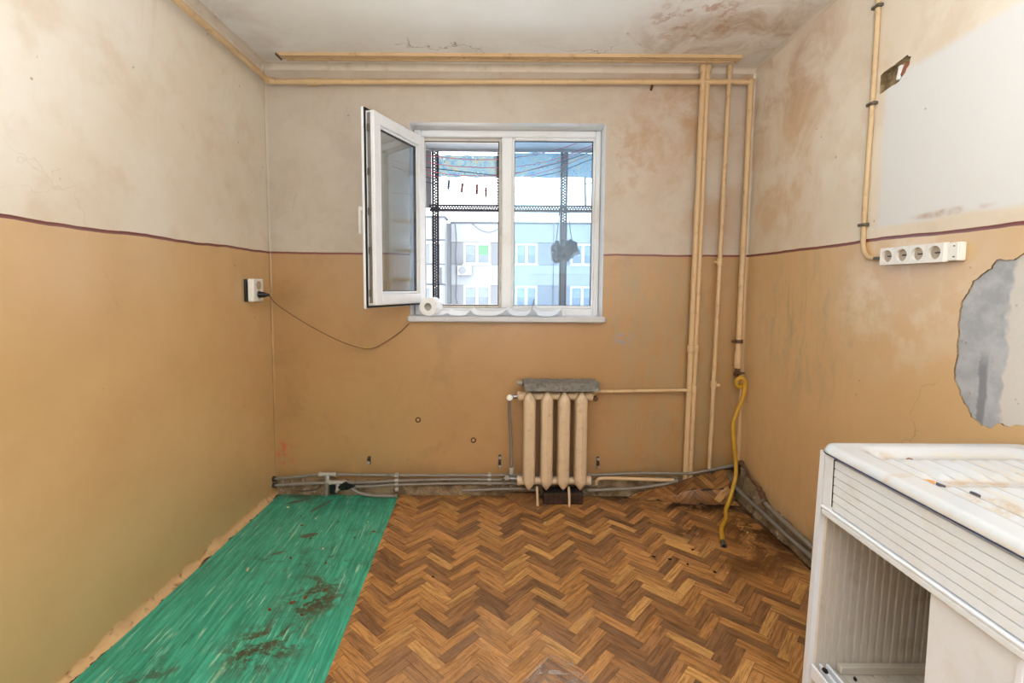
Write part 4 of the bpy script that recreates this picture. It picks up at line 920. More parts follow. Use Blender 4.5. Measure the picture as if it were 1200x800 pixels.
# curled-up flap of the sheet in the right back corner
def bend(s_, t):
    """s_ along x, t = distance up the flap from its crease"""
    x = s_; R = .10; cy = -.085 - .085*max(0, min(1, (x-.72)/.6)); a = min(1.05, t/R)
    y = cy + R*math.sin(a) + max(0, t-1.05*R)*math.cos(1.05); z = R*(1-math.cos(a)) + max(0, t-1.05*R)*math.sin(1.05)
    y += .012*math.sin(x*16); z += .010*math.sin(x*11+1)*min(1, t/.1)
    return Vector((x, min(y, -.066), z + .006))
flap = MB(); fl_t = []; fl_g = []
top = [(.70, .002), (.78, .095), (.90, .140), (1.02, .168), (1.14, .20), (1.30, .255), (1.335, .175), (1.365, .035), (1.36, .0)]
def topat(x):
    for (a0, t0), (a1, t1) in zip(top, top[1:]):
        if a0 <= x <= a1: return t0 + (t1-t0)*(x-a0)/(a1-a0)
    return 0
bk = MB(); nu = 60
bk.grid(lambda u, v: bend(.70+.655*u, topat(.70+.655*u)*v) - Vector((0, -.001, .0012)), nu, 10)
fo_ = bk.build('curled_flap', MT['joint'], lino, True, .003); fo_['label'] = 'torn edge of the sheet curled up against the pipes'
FL, FW = .166, .0392
for j in range(-3, 12):
    for k in range(-30, 31):
        for h in (0, 1):
            if h == 0: cx, cy, ang = k*FW + j*FL + FL/2, k*FW - j*FL + FW/2, 0
            else: cx, cy, ang = k*FW + FL + FW/2 + j*FL, (k+1)*FW - FL/2 - j*FL, PI/2
            a = PI/4; X = cx*math.cos(a)-cy*math.sin(a) + .55; Y = cx*math.sin(a)+cy*math.cos(a) - .04; a += ang
            if not (.62 < X < 1.42 and -.1 < Y < .30): continue
            ca, sa = math.cos(a), math.sin(a); h_l, h_w = FL/2-.0008, FW/2-.0008
            # subdivide each strip so that it follows the bend
            vs = []; nuu, nvv = 20, 5; ok = 0
            for jj in range(nvv+1):
                for ii in range(nuu+1):
                    u, w_ = -h_l+2*h_l*ii/nuu, -h_w+2*h_w*jj/nvv
                    px, pt = X+u*ca-w_*sa, Y+u*sa+w_*ca; vs.append((px, pt))
            fs = []
            for jj in range(nvv):
                for ii in range(nuu):
                    q4 = [jj*(nuu+1)+ii, jj*(nuu+1)+ii+1, (jj+1)*(nuu+1)+ii+1, (jj+1)*(nuu+1)+ii]
                    c_x = sum(vs[i][0] for i in q4)/4; c_t = sum(vs[i][1] for i in q4)/4
                    if .702 < c_x < 1.355 and .0 < c_t < topat(c_x)-.004: fs.append(tuple(q4))
            if len(fs) < 8: continue
            pts = []
            for px, pt in vs:
                xx = max(.70, min(1.357, px)); tt = max(0, min(topat(xx), pt)); pts.append(bend(xx, tt))
            m_ = MB(); m_.add(pts, fs)
            me = m_.mesh('plank', [MT['plank_flap']]); tone = random.choice(TL); s_ = random.uniform(.75, .95); tone = tuple(c*s_ for c in tone[:3])+(1,)
            of = random.uniform(0, 50); vattr(me, [tone]*len(pts), [(-h_l+2*h_l*(i % (nuu+1))/nuu+of, -h_w+2*h_w*(i//(nuu+1))/nvv, 0) for i in range(len(pts))])
            bm = bmesh.new(); bm.from_mesh(me); bmesh.ops.delete(bm, geom=[v_ for v_ in bm.verts if not v_.link_faces], context='VERTS'); bm.to_mesh(me); bm.free()
            o = bpy.data.objects.new('plank', me); COL.objects.link(o); o.parent = fo_
# raised torn edge by the radiator: a tongue of the sheet lifted towards the wall
def curl(u, v):
    w_ = .235*(1-v*.72); x = -.045 + w_*u + .150*v; y = -.048 - .160*v
    return (x, y, .0050 + .030*(1-v)**2*(.55+.45*math.sin(u*2.6)) + .003*math.sin(u*8))
cu = MB().grid(curl, 20, 10).build('torn_edge', MT['plank_attr'], lino, True, .002)
vattr(cu.data, [C('93683f')]*len(cu.data.vertices), [(v_.co.x+v_.co.y, v_.co.y-v_.co.x, 0) for v_ in cu.data.vertices])
# loose transparent film at the front
fm = Mat('clear_scuffed_film'); fm.t.nodes.remove(fm.b)
_tr = fm.n('ShaderNodeBsdfTransparent'); _gl = fm.n('ShaderNodeBsdfGlossy'); _gl.inputs['Roughness'].default_value = .25; _df = fm.n('ShaderNodeBsdfDiffuse'); _df.inputs[0].default_value = C('d8d4d0')
_m1 = fm.n('ShaderNodeMixShader'); fm.put(_m1.inputs[0], fm.math('MULTIPLY', fm.sm(fm.noise(fm.scl(fm.pos(), (18, 55, 1)), 1, 6, .7, 1),   .48, .70), .45)); fm.t.links.new(_tr.outputs[0], _m1.inputs[1]); fm.t.links.new(_df.outputs[0], _m1.inputs[2])
_m2 = fm.n('ShaderNodeMixShader'); fm.put(_m2.inputs[0], schlick(fm)); fm.t.links.new(_m1.outputs[0], _m2.inputs[1]); fm.t.links.new(_gl.outputs[0], _m2.inputs[2]); fm.t.links.new(_m2.outputs[0], fm.out.inputs[0])
MT['film'] = fm.m
tag(MB().prism([(.135, -1.285), (.150, -1.275), (.215, -1.30), (.262, -1.365), (.30, -1.50), (.25, -1.62), (-.05, -1.60), (.02, -1.42)], ZB+TH+.0004, ZB+TH+.0012).build('clear_film', MT['film'], None, fixn=True), 'scuffed clear film stuck to the floor at the bottom of the view', 'film')

# ================================================================== crumbs
def crumb(nm, x, y, z, s_, mat, lab, cat, group=None, flat=.3, ang=None):
    m_ = MB(); n = 7; a0 = random.uniform(0, 6) if ang is None else ang
    pts = [(s_*random.uniform(.6, 1.1)*math.cos(2*PI*k/n), .6*s_*random.uniform(.6, 1.1)*math.sin(2*PI*k/n)) for k in range(n)]
    ca, sa = math.cos(a0), math.sin(a0)
    pts = [(u*ca-w_*sa, u*sa+w_*ca) for u, w_ in pts]
    vs = [(x+u, y+w_, z) for u, w_ in pts] + [(x+u*.75, y+w_*.75, z+s_*flat*random.uniform(.6, 1.3)) for u, w_ in pts]
    m_.add(vs, [tuple(range(n))[::-1], tuple(range(n, 2*n))] + [(i, (i+1) % n, n+(i+1) % n, n+i) for i in range(n)])
    return tag(m_.build(nm, MT[mat], None), lab, cat, group)
ZG = .0035
for x, y, s_ in ((-1.10, -.40, .011), (-.92, -.36, .010), (-.70, -.46, .012), (-1.0, -.53, .009), (-.78, -.52, .010), (-.84, -.74, .009), (-.83, -.98, .014), (-.87, -1.01, .016), (-.77, -.93, .012), (-.94, -1.05, .012), (-.72, -.98, .009), (-1.02, -.70, .012), (-.80, -1.08, .010), (-1.15, -.30, .009)):
    crumb('dirt_crumb', x, y, ZG, s_, 'leaf', 'small dry brown crumb lying on the green linoleum', 'crumb', 'brown crumbs on the green linoleum')
for x, y, s_ in ((-1.27, -.20, .010), (-1.055, -.33, .008), (-1.17, -.79, .016), (-.90, -.62, .008), (-.76, -.36, .007)):
    crumb('pale_crumb', x, y, ZG, s_, 'palecrumb', 'small pale crumb lying on the green linoleum', 'crumb', 'pale crumbs on the green linoleum', .5)
ZP = ZB+TH
for x, y, s_ in ((.69, -.68, .012), (.76, -.70, .010), (.83, -.74, .010), (.93, -.80, .013), (.90, -.62, .010), (-.33, -.84, .008)):
    crumb('dirt_crumb', x, y, ZP, s_, 'soot_and_shade', 'small black crumb lying on the herringbone linoleum', 'crumb', 'black crumbs on the herringbone linoleum')
for x, y, s_ in ((.20, -.36, .009), (1.10, -.30, .008), (1.25, -.46, .008)):
    crumb('plaster_chip', x, y, ZP, s_, 'palecrumb', 'small pale plaster chip on the herringbone linoleum', 'chip', 'plaster chips on the herringbone linoleum', .6)

# ================================================================== sink cabinet
FX, BX, Y0, Y1, ZT = .845, 1.405, -1.580, -2.580, .846
cb = thing('sink_cabinet', (1.12, -2.08, 0), 'white sink cabinet with a ribbed apron and an open left compartment', 'cabinet')
def cbox(nm, a, bb, mat='cabinet', bev=.002, par=cb): return MB().box(a, bb, bev=bev).build(nm, MT[mat], par)
def lean_panel(y0, y1, dy):
    vs = [(FX, y0+dy, 0), (BX, y0+dy, 0), (BX, y1+dy, 0), (FX, y1+dy, 0), (FX, y0, ZT), (BX, y0, ZT), (BX, y1, ZT), (FX, y1, ZT)]
    return MB().add(vs, [(3,2,1,0),(4,5,6,7),(0,1,5,4),(1,2,6,5),(2,3,7,6),(3,0,4,7)]).build('end_panel', MT['cabinet'], cb, fixn=True)
ep = lean_panel(Y0-.018, Y0, .030); lean_panel(Y1, Y1+.018, 0)
bw = .0194
for i in range(26):      # ribbed lining of the far end
    x0 = FX+.014 + i*(bw+.0018)
    dy = lambda z: .030*(1-z/ZT)
    a0, a1, z0, z1 = x0, x0+bw, .02, .70
    vs = [(a0, Y0-.018+dy(z0), z0), (a1, Y0-.018+dy(z0), z0), (a1, Y0-.018+dy(z1), z1), (a0, Y0-.018+dy(z1), z1)]
    vs += [(a0+.003, Y0-.0235+dy(z0), z0), (a1-.003, Y0-.0235+dy(z0), z0), (a1-.003, Y0-.0235+dy(z1), z1), (a0+.003, Y0-.0235+dy(z1), z1)]
    MB().add(vs, [(0,1,2,3),(7,6,5,4),(0,4,5,1),(1,5,6,2),(2,6,7,3),(3,7,4,0)]).build('lining_board', MT['cab_in'], ep, fixn=True)
cbox('back_panel', (BX-.008, Y1+.018, .02), (BX, Y0-.018, ZT), 'cab_in')
cbox('base_shelf', (FX+.03, Y1+.018, .196), (BX-.008, Y0+.006, .214), 'cab_in')
for i in range(24):
    x0 = FX+.062 + i*.0203
    cbox('shelf_board', (x0, Y1+.02, .214), (x0+.0190, Y0-.020, .2175), 'cab_in', .0012)
cbox('shelf_ledge', (FX+.075, Y0-.022, .2175), (BX-.01, Y0-.004, .240), 'cab_in')
for x in (FX+.004, FX+.026, FX+.046): cbox('door_track', (x, Y1+.018, .196), (x+.007, Y0-.002, .236))
cbox('plinth', (FX+.03, Y1+.02, 0), (FX+.045, Y0-.02, .196))
# apron
ap = cbox('apron', (FX+.008, Y1+.0, .690), (FX+.020, Y0-.019, ZT))
cbox('apron_stile', (FX, Y0-.052, .690), (FX+.0085, Y0-.018, ZT), bev=.002)
cbox('apron_rail', (FX-.002, Y1, .676), (FX+.022, Y0-.016, .694), bev=.004)
cbox('apron_rail', (FX-.004, Y1, .694), (FX+.010, Y0-.016, .703), bev=.003)
nsl = 6; sz = (.838-.706)/nsl
for i in range(nsl):
    z0 = .706+i*sz
    MB().add([(FX+.0085, Y1, z0), (FX+.0085, Y0-.0535, z0), (FX+.0085, Y0-.0535, z0+sz), (FX+.0085, Y1, z0+sz), (FX+.0015, Y1, z0+.0015), (FX+.0015, Y0-.0535, z0+.0015), (FX+.0020, Y0-.0535, z0+sz-.0012), (FX+.0020, Y1, z0+sz-.0012)],
             [(0,1,2,3),(7,6,5,4),(0,4,5,1),(1,5,6,2),(2,6,7,3),(3,7,4,0)]).build('slat', MT['cabinet'], ap, fixn=True)
cbox('joint_shadow', (FX+.0005, Y0-.0550, .712), (FX+.0082, Y0-.0520, .838), 'soot_and_shade', 0)  # dark strip painting in the shade of the joint
cbox('door', (FX+.012, -2.085, .236), (FX+.026, -1.912, .676), bev=.003)['label'] = 'sliding white door, partly open'
cbox('door', (FX+.030, Y1+.02, .236), (FX+.044, -2.05, .676), bev=.003)
cbox('door_edge', (FX+.006, -2.092, .236), (FX+.014, -2.080, .676), bev=.002)
for x, y in ((FX+.02, Y0-.012), (FX+.05, Y0-.02), (FX+.09, Y0-.03)): 
    pass
crumb('soot_heap', FX+.025, Y0-.030, .2365, .012, 'soot_and_shade', 'black grime in the front corner of the cabinet', 'grime', None, .5)
crumb('soot_heap', FX+.105, Y0-.035, .2178, .009, 'soot_and_shade', 'black crumb of grime on the cabinet shelf', 'grime', None, .4)

# enamel sink top
sk = thing('enamel_sink', (1.12, -2.07, ZT), 'white enamel sink top with a stained ribbed drainboard', 'sink')
SX0, SX1, SY0, SY1 = .838, 1.404, -1.572, -2.590
def sink_h(x, y):
    cx, cy = (SX0+SX1)/2, (SY0+SY1)/2; hx, hy = (SX1-SX0)/2, (SY0-SY1)/2
    dx, dy = abs(x-cx)-(hx-.045), abs(y-cy)-(hy-.045)
    d = -(math.hypot(max(dx, 0), max(dy, 0)) + min(max(dx, dy), 0) - .045)     # distance inside the rounded outline
    rim = .868 - .016*max(0, 1-d/.014)**2
    def sstep(a, c, t): t = max(0, min(1, (t-a)/(c-a))); return t*t*(3-2*t)
    ix0, ix1, iy0, iy1 = .905, 1.345, -1.612, -2.12
    dx, dy = abs(x-(ix0+ix1)/2)-((ix1-ix0)/2-.05), abs(y-(iy0+iy1)/2)-((iy0-iy1)/2-.05)
    di = -(math.hypot(max(dx, 0), max(dy, 0)) + min(max(dx, dy), 0) - .05)
    k = sstep(0, .035, di); dep = .017*k
    rib = 0
    if di > .02:
        row = y + .01*0
        e = sstep(-1.660, -1.690, y)*sstep(-1.800, -1.775, y) + sstep(-1.822, -1.85, y)*sstep(-2.06, -2.0, y)
        rib = .0105*(.5+.5*math.cos((x-.955)/.0425*2*PI))*e*sstep(.02, .05, di)
    # bowl
    dx, dy = abs(x-1.125)-.12, abs(y+2.36)-.09
    db = -(math.hypot(max(dx, 0), max(dy, 0)) + min(max(dx, dy), 0) - .07)
    return rim - dep + rib - .14*sstep(0, .07, db)
def sink_pt(u, v):
    x = SX0+(SX1-SX0)*u; y = SY0+(SY1-SY0)*v
    cx, cy = (SX0+SX1)/2, (SY0+SY1)/2; hx, hy = (SX1-SX0)/2, (SY0-SY1)/2; r = .045
    # push grid corners onto the rounded outline
    ex, ey = abs(x-cx)-(hx-r), abs(y-cy)-(hy-r)
    if ex > 0 and ey > 0:
        m1 = max(ex, ey); l = math.hypot(ex, ey); s_ = m1/l
        x = cx + math.copysign(hx-r+ex*s_, x-cx); y = cy + math.copysign(hy-r+ey*s_, y-cy)
    return Vector((x, y, sink_h(x, y)))
sm_ = Mat('stained_enamel'); p = sm_.pos()
n1 = sm_.noise(p, 7, 7, .65, .5); n2 = sm_.noise(p, 26, 6, .65)
col = sm_.mix(n1, C('ced1d6'), C('c4c5c6'))
xx, yy, zz = sm_.sep(p)
low_ = sm_.sm(zz, .8605, .8535)
k = sm_.math('MULTIPLY', low_, sm_.sm(sm_.math('ADD', sm_.math('MULTIPLY', n1, .7), sm_.math('MULTIPLY', n2, .3)), .40, .62)); col = sm_.mix(sm_.math('MULTIPLY', k, .5), col, C('d3c3aa'))
for c, rr, a, hx in (((.99, -1.81, .855), (.30, .022, .1), .6, 'c79a5a'), ((.95, -1.645, .855), (.06, .03, .1), .6, 'b99b70'), ((.97, -1.93, .855), (.06, .10, .1), .7, 'b89a72'), ((.915, -1.70, .86), (.02, .03, .1), .5, 'b98a55')):
    k = sm_.math('MULTIPLY', sm_.blob(c, rr, 1, .2), sm_.sm(n2, .38, .6)); col = sm_.mix(sm_.math('MULTIPLY', k, a), col, C(hx))
MT['enamel'] = sm_.fin(col, .16, 0, .55)
m_ = MB(); NU, NV = 74, 120
m_.grid(sink_pt, NU, NV)
# turned-down edge
per = [i for i in range(NU+1)] + [j*(NU+1)+NU for j in range(1, NV+1)] + [NV*(NU+1)+i for i in range(NU-1, -1, -1)] + [j*(NU+1) for j in range(NV-1, 0, -1)]
n0 = len(m_.v); m_.v += [(m_.v[i][0], m_.v[i][1], .8495) for i in per]
for a in range(len(per)):
    c = (a+1) % len(per); m_.f.append((per[c], per[a], n0+a, n0+c)); m_.mi.append(0)
so_ = m_.build('basin', MT['enamel'], sk, True, fixn=True)
m_ = MB(); e_ = [Vector(so_.data.vertices[i].co) for i in per]
m_.tube([q*1 - Vector((0, 0, q.z-.8478)) + (Vector((1.121, -2.081, 0))-Vector((q.x, q.y, 0))).normalized()*.002 for q in e_], .0026, 6, False, True)
m_.build('edge_strip', MT['blueline'], sk, True)
ss = .852
tag(MB().tube([(.918, -1.808, ss+.006), (.928, -1.815, ss+.006), (.936, -1.821, ss+.006)], [.0045, .0052, .005], 8).build('cigarette_butt', MT['butt'], None, True), 'tan cigarette butt lying on the drainboard', 'cigarette butt')
tag(MB().tube([(.938, -1.823, ss+.005), (.948, -1.835, ss+.004)], [.0045, .002], 8).build('ash_stub', MT['ash'], None, True), 'dark ash stub beside the tan cigarette butt', 'ash')
tag(MB().tube([(.966, -1.872, ss+.008), (.966, -1.880, ss+.008), (.965, -1.890, ss+.008)], [.003, .0042, .004], 8).build('burnt_stub', MT['ash'], None, True), 'dark grey burnt stub lying on the ribs of the drainboard', 'stub')
crumb('brown_chip', 1.009, -1.672, ss+.0025, .010, 'leaf', 'thin brown chip near the back of the drainboard', 'chip', None, .3, 0)
crumb('brown_chip', .912, -1.697, ss+.008, .008, 'leaf', 'reddish brown chip on the front slope of the drainboard', 'chip', None, .4)
crumb('brown_chip', 1.174, -1.765, ss+.005, .009, 'leaf', 'brown flake on the right of the drainboard', 'chip', None, .2)

# ================================================================== balcony
BM = dict(conc=simple('white_balcony_paint', 'b9bcc2', .8, var=.08, dirt='8d8f92', dirt_amt=.4, dscale=5), panel=simple('grey_balcony_panel', '9aa0a7', .7, var=.08), angle=simple('slotted_angle_iron', '3c3c46', .55, .3, var=.2, dirt='7a5f4c', dirt_amt=.5, dscale=18),
          red=simple('red_clothesline', 'd0506a', .6), dark=simple('dark_clothesline', '262d44', .6), pin_r=simple('red_clothespin', '7a2a20', .6), pin_b=simple('blue_clothespin', '3f6276', .6), bag=simple('dark_plastic_bag', '222b3b', .5, var=.5, vscale=30, bump=.6, bscale=40), wood=simple('weathered_wood', 'a08a6a', .8, var=.2),
          bwall=simple('pale_prefab_concrete', '74787d', .9, var=.12, vscale=.9, dirt='666a70', dirt_amt=.5, dscale=2.2), bpan=simple('grey_prefab_panel', '5f6267', .9, var=.10, vscale=1.1), bframe=simple('far_white_frame', '9a9da1', .6, var=.03), bglass=simple('far_window_glass', '58626d', .15, var=.25, vscale=2.5),
          bseam=simple('dark_panel_seam', '42474d', .9), bgreen=simple('green_blind', '4a8a57', .7), bcurt=simple('pale_curtain', '68737c', .8, var=.2, vscale=5), ac=simple('white_ac_casing', '909397', .5, var=.03), acd=simple('grey_ac_grille', '5a5e63', .5))
fb = Mat('blue_ornament_cloth'); p = fb.obj()
ww = fb.math('SINE', fb.math('MULTIPLY', fb.vor(p, 15, 'F1'), 60)); w2 = fb.noise(p, 24, 4)
col = fb.mix(fb.sm(ww, -.2, .5), C('4a7688'), C('a3aca8')); col = fb.mix(fb.math('MULTIPLY', fb.sm(w2, .55, .65), .5), col, C('a5946a')); col = fb.mix(fb.math('MULTIPLY', fb.sm(w2, .45, .36), .5), col, C('2f6fa0'))
fb.put(fb.b.inputs['Base Color'], col); fb.b.inputs['Roughness'].default_value = .9
_tl = fb.n('ShaderNodeBsdfTranslucent'); fb.t.links.new(col, _tl.inputs[0]); _mx = fb.n('ShaderNodeMixShader'); _mx.inputs[0].default_value = .42
fb.t.links.new(fb.b.outputs[0], _mx.inputs[1]); fb.t.links.new(_tl.outputs[0], _mx.inputs[2]); fb.t.links.new(_mx.outputs[0], fb.out.inputs[0]); BM['cloth'] = fb.m
tag(MB().box((-2.0, .305, 2.445), (2.0, 1.36, 2.56)).build('balcony_ceiling', BM['conc']), 'pale slab over the balcony outside the window', 'slab', None, 'structure')
tag(MB().box((-2.0, .305, -.12), (2.0, 1.36, 0)).build('balcony_floor', BM['conc']), 'balcony floor slab outside the window', 'slab', None, 'structure')
tag(MB().box((-2.0, 1.28, 0), (2.0, 1.36, 1.04)).build('balcony_parapet', BM['conc']), 'low balcony parapet outside the window', 'parapet', None, 'structure')
tag(MB().box((-2.0, .305, 2.418), (2.0, .33, 2.445)).build('ceiling_ledge', BM['conc']), 'ledge under the balcony slab', 'ledge', None, 'structure')
for z_, w_ in ((1.32, 'lowest'), (1.62, 'middle'), (1.92, 'topmost')):
    tag(MB().box((1.14, .42, z_), (1.259, 1.26, z_+.03), bev=.003).build('wall_shelf', BM['wood']), w_ + ' wooden shelf on the right end wall of the balcony', 'shelf', 'shelves at the right end of the balcony')
def slotted(nm, p0, p1, side, w, lab, group):
    """slotted angle iron: two perforated flanges meeting at an edge"""
    p0 = Vector(p0); p1 = Vector(p1); d = (p1-p0); L_ = d.length; d.normalize(); s1 = Vector(side).normalized(); s2 = d.cross(s1).normalized()
    if s2.y < 0: s2 = -s2
    m_ = MB(); pit = .024; n = int(L_/pit)
    for fl_, off in ((s1, Vector((0, 0, 0))), (s2, Vector((0, 0, 0)))):
        rows = [0, .31, .42, .58, .69, 1.0] 
        for i in range(n):
            a = i*L_/n; seg = [0, .38, .5, .88, 1]
            for si in range(4):
                for ri in range(5):
                    hole_ = (ri in (1, 3)) and ((si == 0) if ri == 1 else (si == 2))
                    if hole_: continue
                    x0, x1 = a+seg[si]*L_/n, a+seg[si+1]*L_/n; w0, w1 = rows[ri]*w, rows[ri+1]*w
                    m_.add([p0+d*x0+fl_*w0, p0+d*x1+fl_*w0, p0+d*x1+fl_*w1, p0+d*x0+fl_*w1], [(0, 1, 2, 3)])
    o = m_.build(nm, BM['angle'], None, False, .0025); return tag(o, lab, 'angle iron', group)
G_ = 'slotted angle irons of the balcony frame'
slotted('slotted_post', (-.678, 1.30, 1.04), (-.678, 1.30, 2.444), (1, 0, 0), .062, 'slotted iron post on the left, beside the grey balcony panel', G_)
slotted('slotted_post', (.434, 1.30, 1.04), (.434, 1.30, 2.444), (1, 0, 0), .060, 'slotted iron post on the right, with the dark bags hung on it', G_)
slotted('slotted_post', (-.118, 1.305, 1.975), (-.118, 1.305, 2.444), (1, 0, 0), .034, 'short slotted iron post at the right end of the left cloth', G_)
slotted('slotted_rail', (-.70, 1.30, 1.926), (1.2, 1.30, 1.926), (0, 0, 1), .054, 'horizontal slotted iron rail across the balcony', G_)
tag(MB().box((-2.0, 1.31, 1.95), (-.684, 1.33, 2.44), bev=.004).build('balcony_panel', BM['panel']), 'grey panel closing the balcony at the far left', 'panel')
tag(MB().box((-.98, 1.295, 2.08), (-.735, 1.306, 2.235), bev=.004).build('pale_board', BM['conc']), 'small pale board on the grey balcony panel', 'board')
tag(MB().box((-.70, 1.296, 2.425), (1.3, 1.308, 2.4448)).build('top_batten', BM['conc']), 'thin pale batten under the balcony slab', 'batten')
def cloth(x0, x1, z0, z1, lab):
    def g(u, v): 
        x = x0+(x1-x0)*u; return (x, 1.318+.006*math.sin(u*23)+.004*math.sin(u*41+v*3), z0+(z1-z0)*v + .004*math.sin(u*17)*(1-v))
    tag(MB().grid(g, 40, 8).build('ornament_cloth', BM['cloth'], None, True), lab, 'cloth', 'blue cloths at the top of the balcony')
cloth(-.645, -.10, 2.215, 2.40, 'blue ornament cloth between the left post and the short post'); cloth(-.03, 1.2, 2.218, 2.425, 'blue ornament cloth behind the right iron post')
wd = MB().box((.640, 1.30, 1.95), (.656, 1.31, 2.22), Matrix.Rotation(-.03, 3, 'Y'), .002); tag(wd.build('wooden_stick', BM['wood']), 'thin wooden stick standing on the right of the iron rail', 'stick')
def line(pts, y, mat, lab):
    o = MB().tube(catmull([(a, y, c) for a, c in pts], 6), .0024 if mat == 'red' else .0030, 6).build('clothesline', BM[mat], None, True); return tag(o, lab, 'clothesline', 'clotheslines on the balcony')
LN = [
      ('red', [(-0.784, 2.232), (-0.626, 2.212), (-0.442, 2.193), (-0.265, 2.182), (-0.076, 2.187), (0.028, 2.198), (0.279, 2.243), (0.492, 2.308)], 0.62, 'uppermost red clothesline across the balcony'),
      ('red', [(-0.798, 2.206), (-0.637, 2.183), (-0.457, 2.154), (-0.239, 2.143), (-0.077, 2.142), (0.029, 2.148), (0.291, 2.196), (0.582, 2.302)], 0.68, 'second red clothesline from the top'),
      ('dark', [(-0.812, 2.179), (-0.648, 2.157), (-0.357, 2.126), (-0.116, 2.103), (0.030, 2.117), (0.328, 2.187), (0.593, 2.276)], 0.74, 'dark twisted clothesline among the red ones'),
      ('red', [(-0.826, 2.187), (-0.659, 2.154), (-0.466, 2.118), (-0.247, 2.110), (-0.079, 2.113), (0.031, 2.126), (0.365, 2.222), (0.602, 2.318)], 0.80, 'third red clothesline from the top'),
      ('red', [(-0.840, 2.164), (-0.670, 2.133), (-0.382, 2.093), (-0.080, 2.089), (0.031, 2.100), (0.352, 2.186), (0.613, 2.290)], 0.86, 'lowest red clothesline across the balcony'),
      ('dark', [(-0.854, 2.159), (-0.681, 2.127), (-0.388, 2.090), (-0.081, 2.089), (0.032, 2.103), (0.358, 2.168), (0.624, 2.268)], 0.92, 'dark clothesline just above the clothespins'),
      ('dark', [(-0.868, 2.146), (-0.693, 2.104), (-0.395, 2.050), (-0.082, 2.028), (0.033, 2.029), (0.366, 2.055), (0.637, 2.101)], 0.98, 'lowest dark clothesline, carrying the clothespins'),
]
for sx in (-1, 1): tag(MB().box((sx*(1.62 if sx < 0 else 1.30)-.04, .305, 0), (sx*(1.62 if sx < 0 else 1.30)+.04, 1.36, 2.445)).build('balcony_side', BM['conc']), ('left' if sx < 0 else 'right')+' end wall of the balcony outside', 'wall', None, 'structure')
for mt, pts, y, lab in LN:
    (a0, c0), (a1, c1) = pts[0], pts[1]; P_ = [(-1.59, c0 + (c0-c1)/(a0-a1)*(-1.59-a0)*.45)] + pts
    (a0, c0), (a1, c1) = P_[-2], P_[-1]; sl = (c1-c0)/(a1-a0); xe = min(1.265, a1 + (2.447-c1)/sl if sl > 0 else 1.265); P_.append((xe, c1 + sl*(xe-a1)))
    line([(a, min(c, 2.447)) for a, c in P_], y, mt, lab)
PINS = [
    (-0.491, 2.079, 0.0333, 'pin_b', 0.1, 'blue-grey clothespin, leftmost on the line'),
    (-0.384, 2.056, 0.0333, 'pin_r', 0.12, 'red clothespin next to the blue-grey one'),
    (-0.266, 2.046, 0.0350, 'pin_r', 0.02, 'red clothespin, second from the right on the line'),
    (-0.195, 2.023, 0.0351, 'pin_r', -0.03, 'red clothespin, rightmost on the line'),
]
for x, z, hh, mt, tl, lab in PINS:
    t = thing('clothespin', (x, .98, z), lab, 'clothespin', 'clothespins on the line')
    for sg in (-1, 1):
        m_ = MB().box((x-.0085, .98+sg*.005-.004, z-hh*1.1), (x+.0085, .98+sg*.005+.004, z+hh*1.1), Matrix.Rotation(tl, 3, 'Y') @ Matrix.Rotation(sg*.05, 3, 'X'), .0015); m_.build('jaw', BM[mt], t)
    MB().tube([(x-.006, .98, z+hh*.1), (x+.006, .98, z+hh*.1)], .0035, 6).build('spring', MT['steel'], t)
# dark bags hanging on the right post
hb = thing('hanging_bags', (.46, 1.25, 1.45), 'two crumpled dark plastic bags hung by cords on the right iron post', 'bag')
def lump(c, r, seed):
    m_ = MB(); n1_, n2_ = 18, 12
    for j in range(n2_+1):
        for i in range(n1_):
            t, f_ = 2*PI*i/n1_, PI*j/n2_; d = Vector((math.sin(f_)*math.cos(t), math.sin(f_)*math.sin(t), math.cos(f_)))
            k = 1 + .45*mnoise.noise(d*1.8+Vector((seed, 0, 0))) + .22*mnoise.noise(d*5+Vector((0, seed, 0)))
            m_.v.append((c[0]+d.x*r[0]*k, c[1]+d.y*r[1]*k, c[2]+d.z*r[2]*k))
    for j in range(n2_):
        for i in range(n1_): m_.f.append((j*n1_+i, (j+1)*n1_+i, (j+1)*n1_+(i+1) % n1_, j*n1_+(i+1) % n1_)); m_.mi.append(0)
    return m_
lump((.408, 1.235, 1.565), (.062, .045, .085), 1.3).build('bag_body', BM['bag'], hb, True); lump((.505, 1.235, 1.595), (.078, .045, .082), 5.2).build('bag_body', BM['bag'], hb, True)
MB().tube(catmull([(.392, 1.235, 1.64), (.405, 1.26, 1.74), (.425, 1.29, 1.925)], 4), .004, 6).build('cord', BM['bag'], hb, True); MB().tube(catmull([(.535, 1.235, 1.66), (.518, 1.26, 1.76), (.505, 1.29, 1.925)], 4), .004, 6).build('cord', BM['bag'], hb, True)

# ================================================================== apartment block across the yard
bl = thing('apartment_block', (0, 27, -12), 'pale prefabricated apartment block across the yard', 'building')
def bb(nm, a, c, mat, par=bl, bev=0): return MB().box(a, c, bev=bev).build(nm, BM[mat], par)
BY = 27.0
bb('wall', (-3.75, BY+.25, -12), (22, BY+9, 5.15), 'bwall'); bb('wall', (-20, BY+.25, -12), (-3.75, BY+9, 5.20), 'bwall')
bb('roof_edge', (-3.75, BY-.05, 5.15), (22, BY+1, 5.26), 'bseam')
fz = [(3.96, 2.56), (1.28, -.12), (-1.40, -2.80)]
xs = [(-2.94, -1.22), (.336, 1.748), (3.83, 5.4), (7.1, 8.7), (10.4, 12.0), (13.8, 15.4)]
bb('wall_panel', (-3.70, BY, 3.99), (2.72, BY+.26, 5.14), 'bwall'); bb('wall_panel', (2.76, BY, 3.99), (22, BY+.26, 5.14), 'bwall')
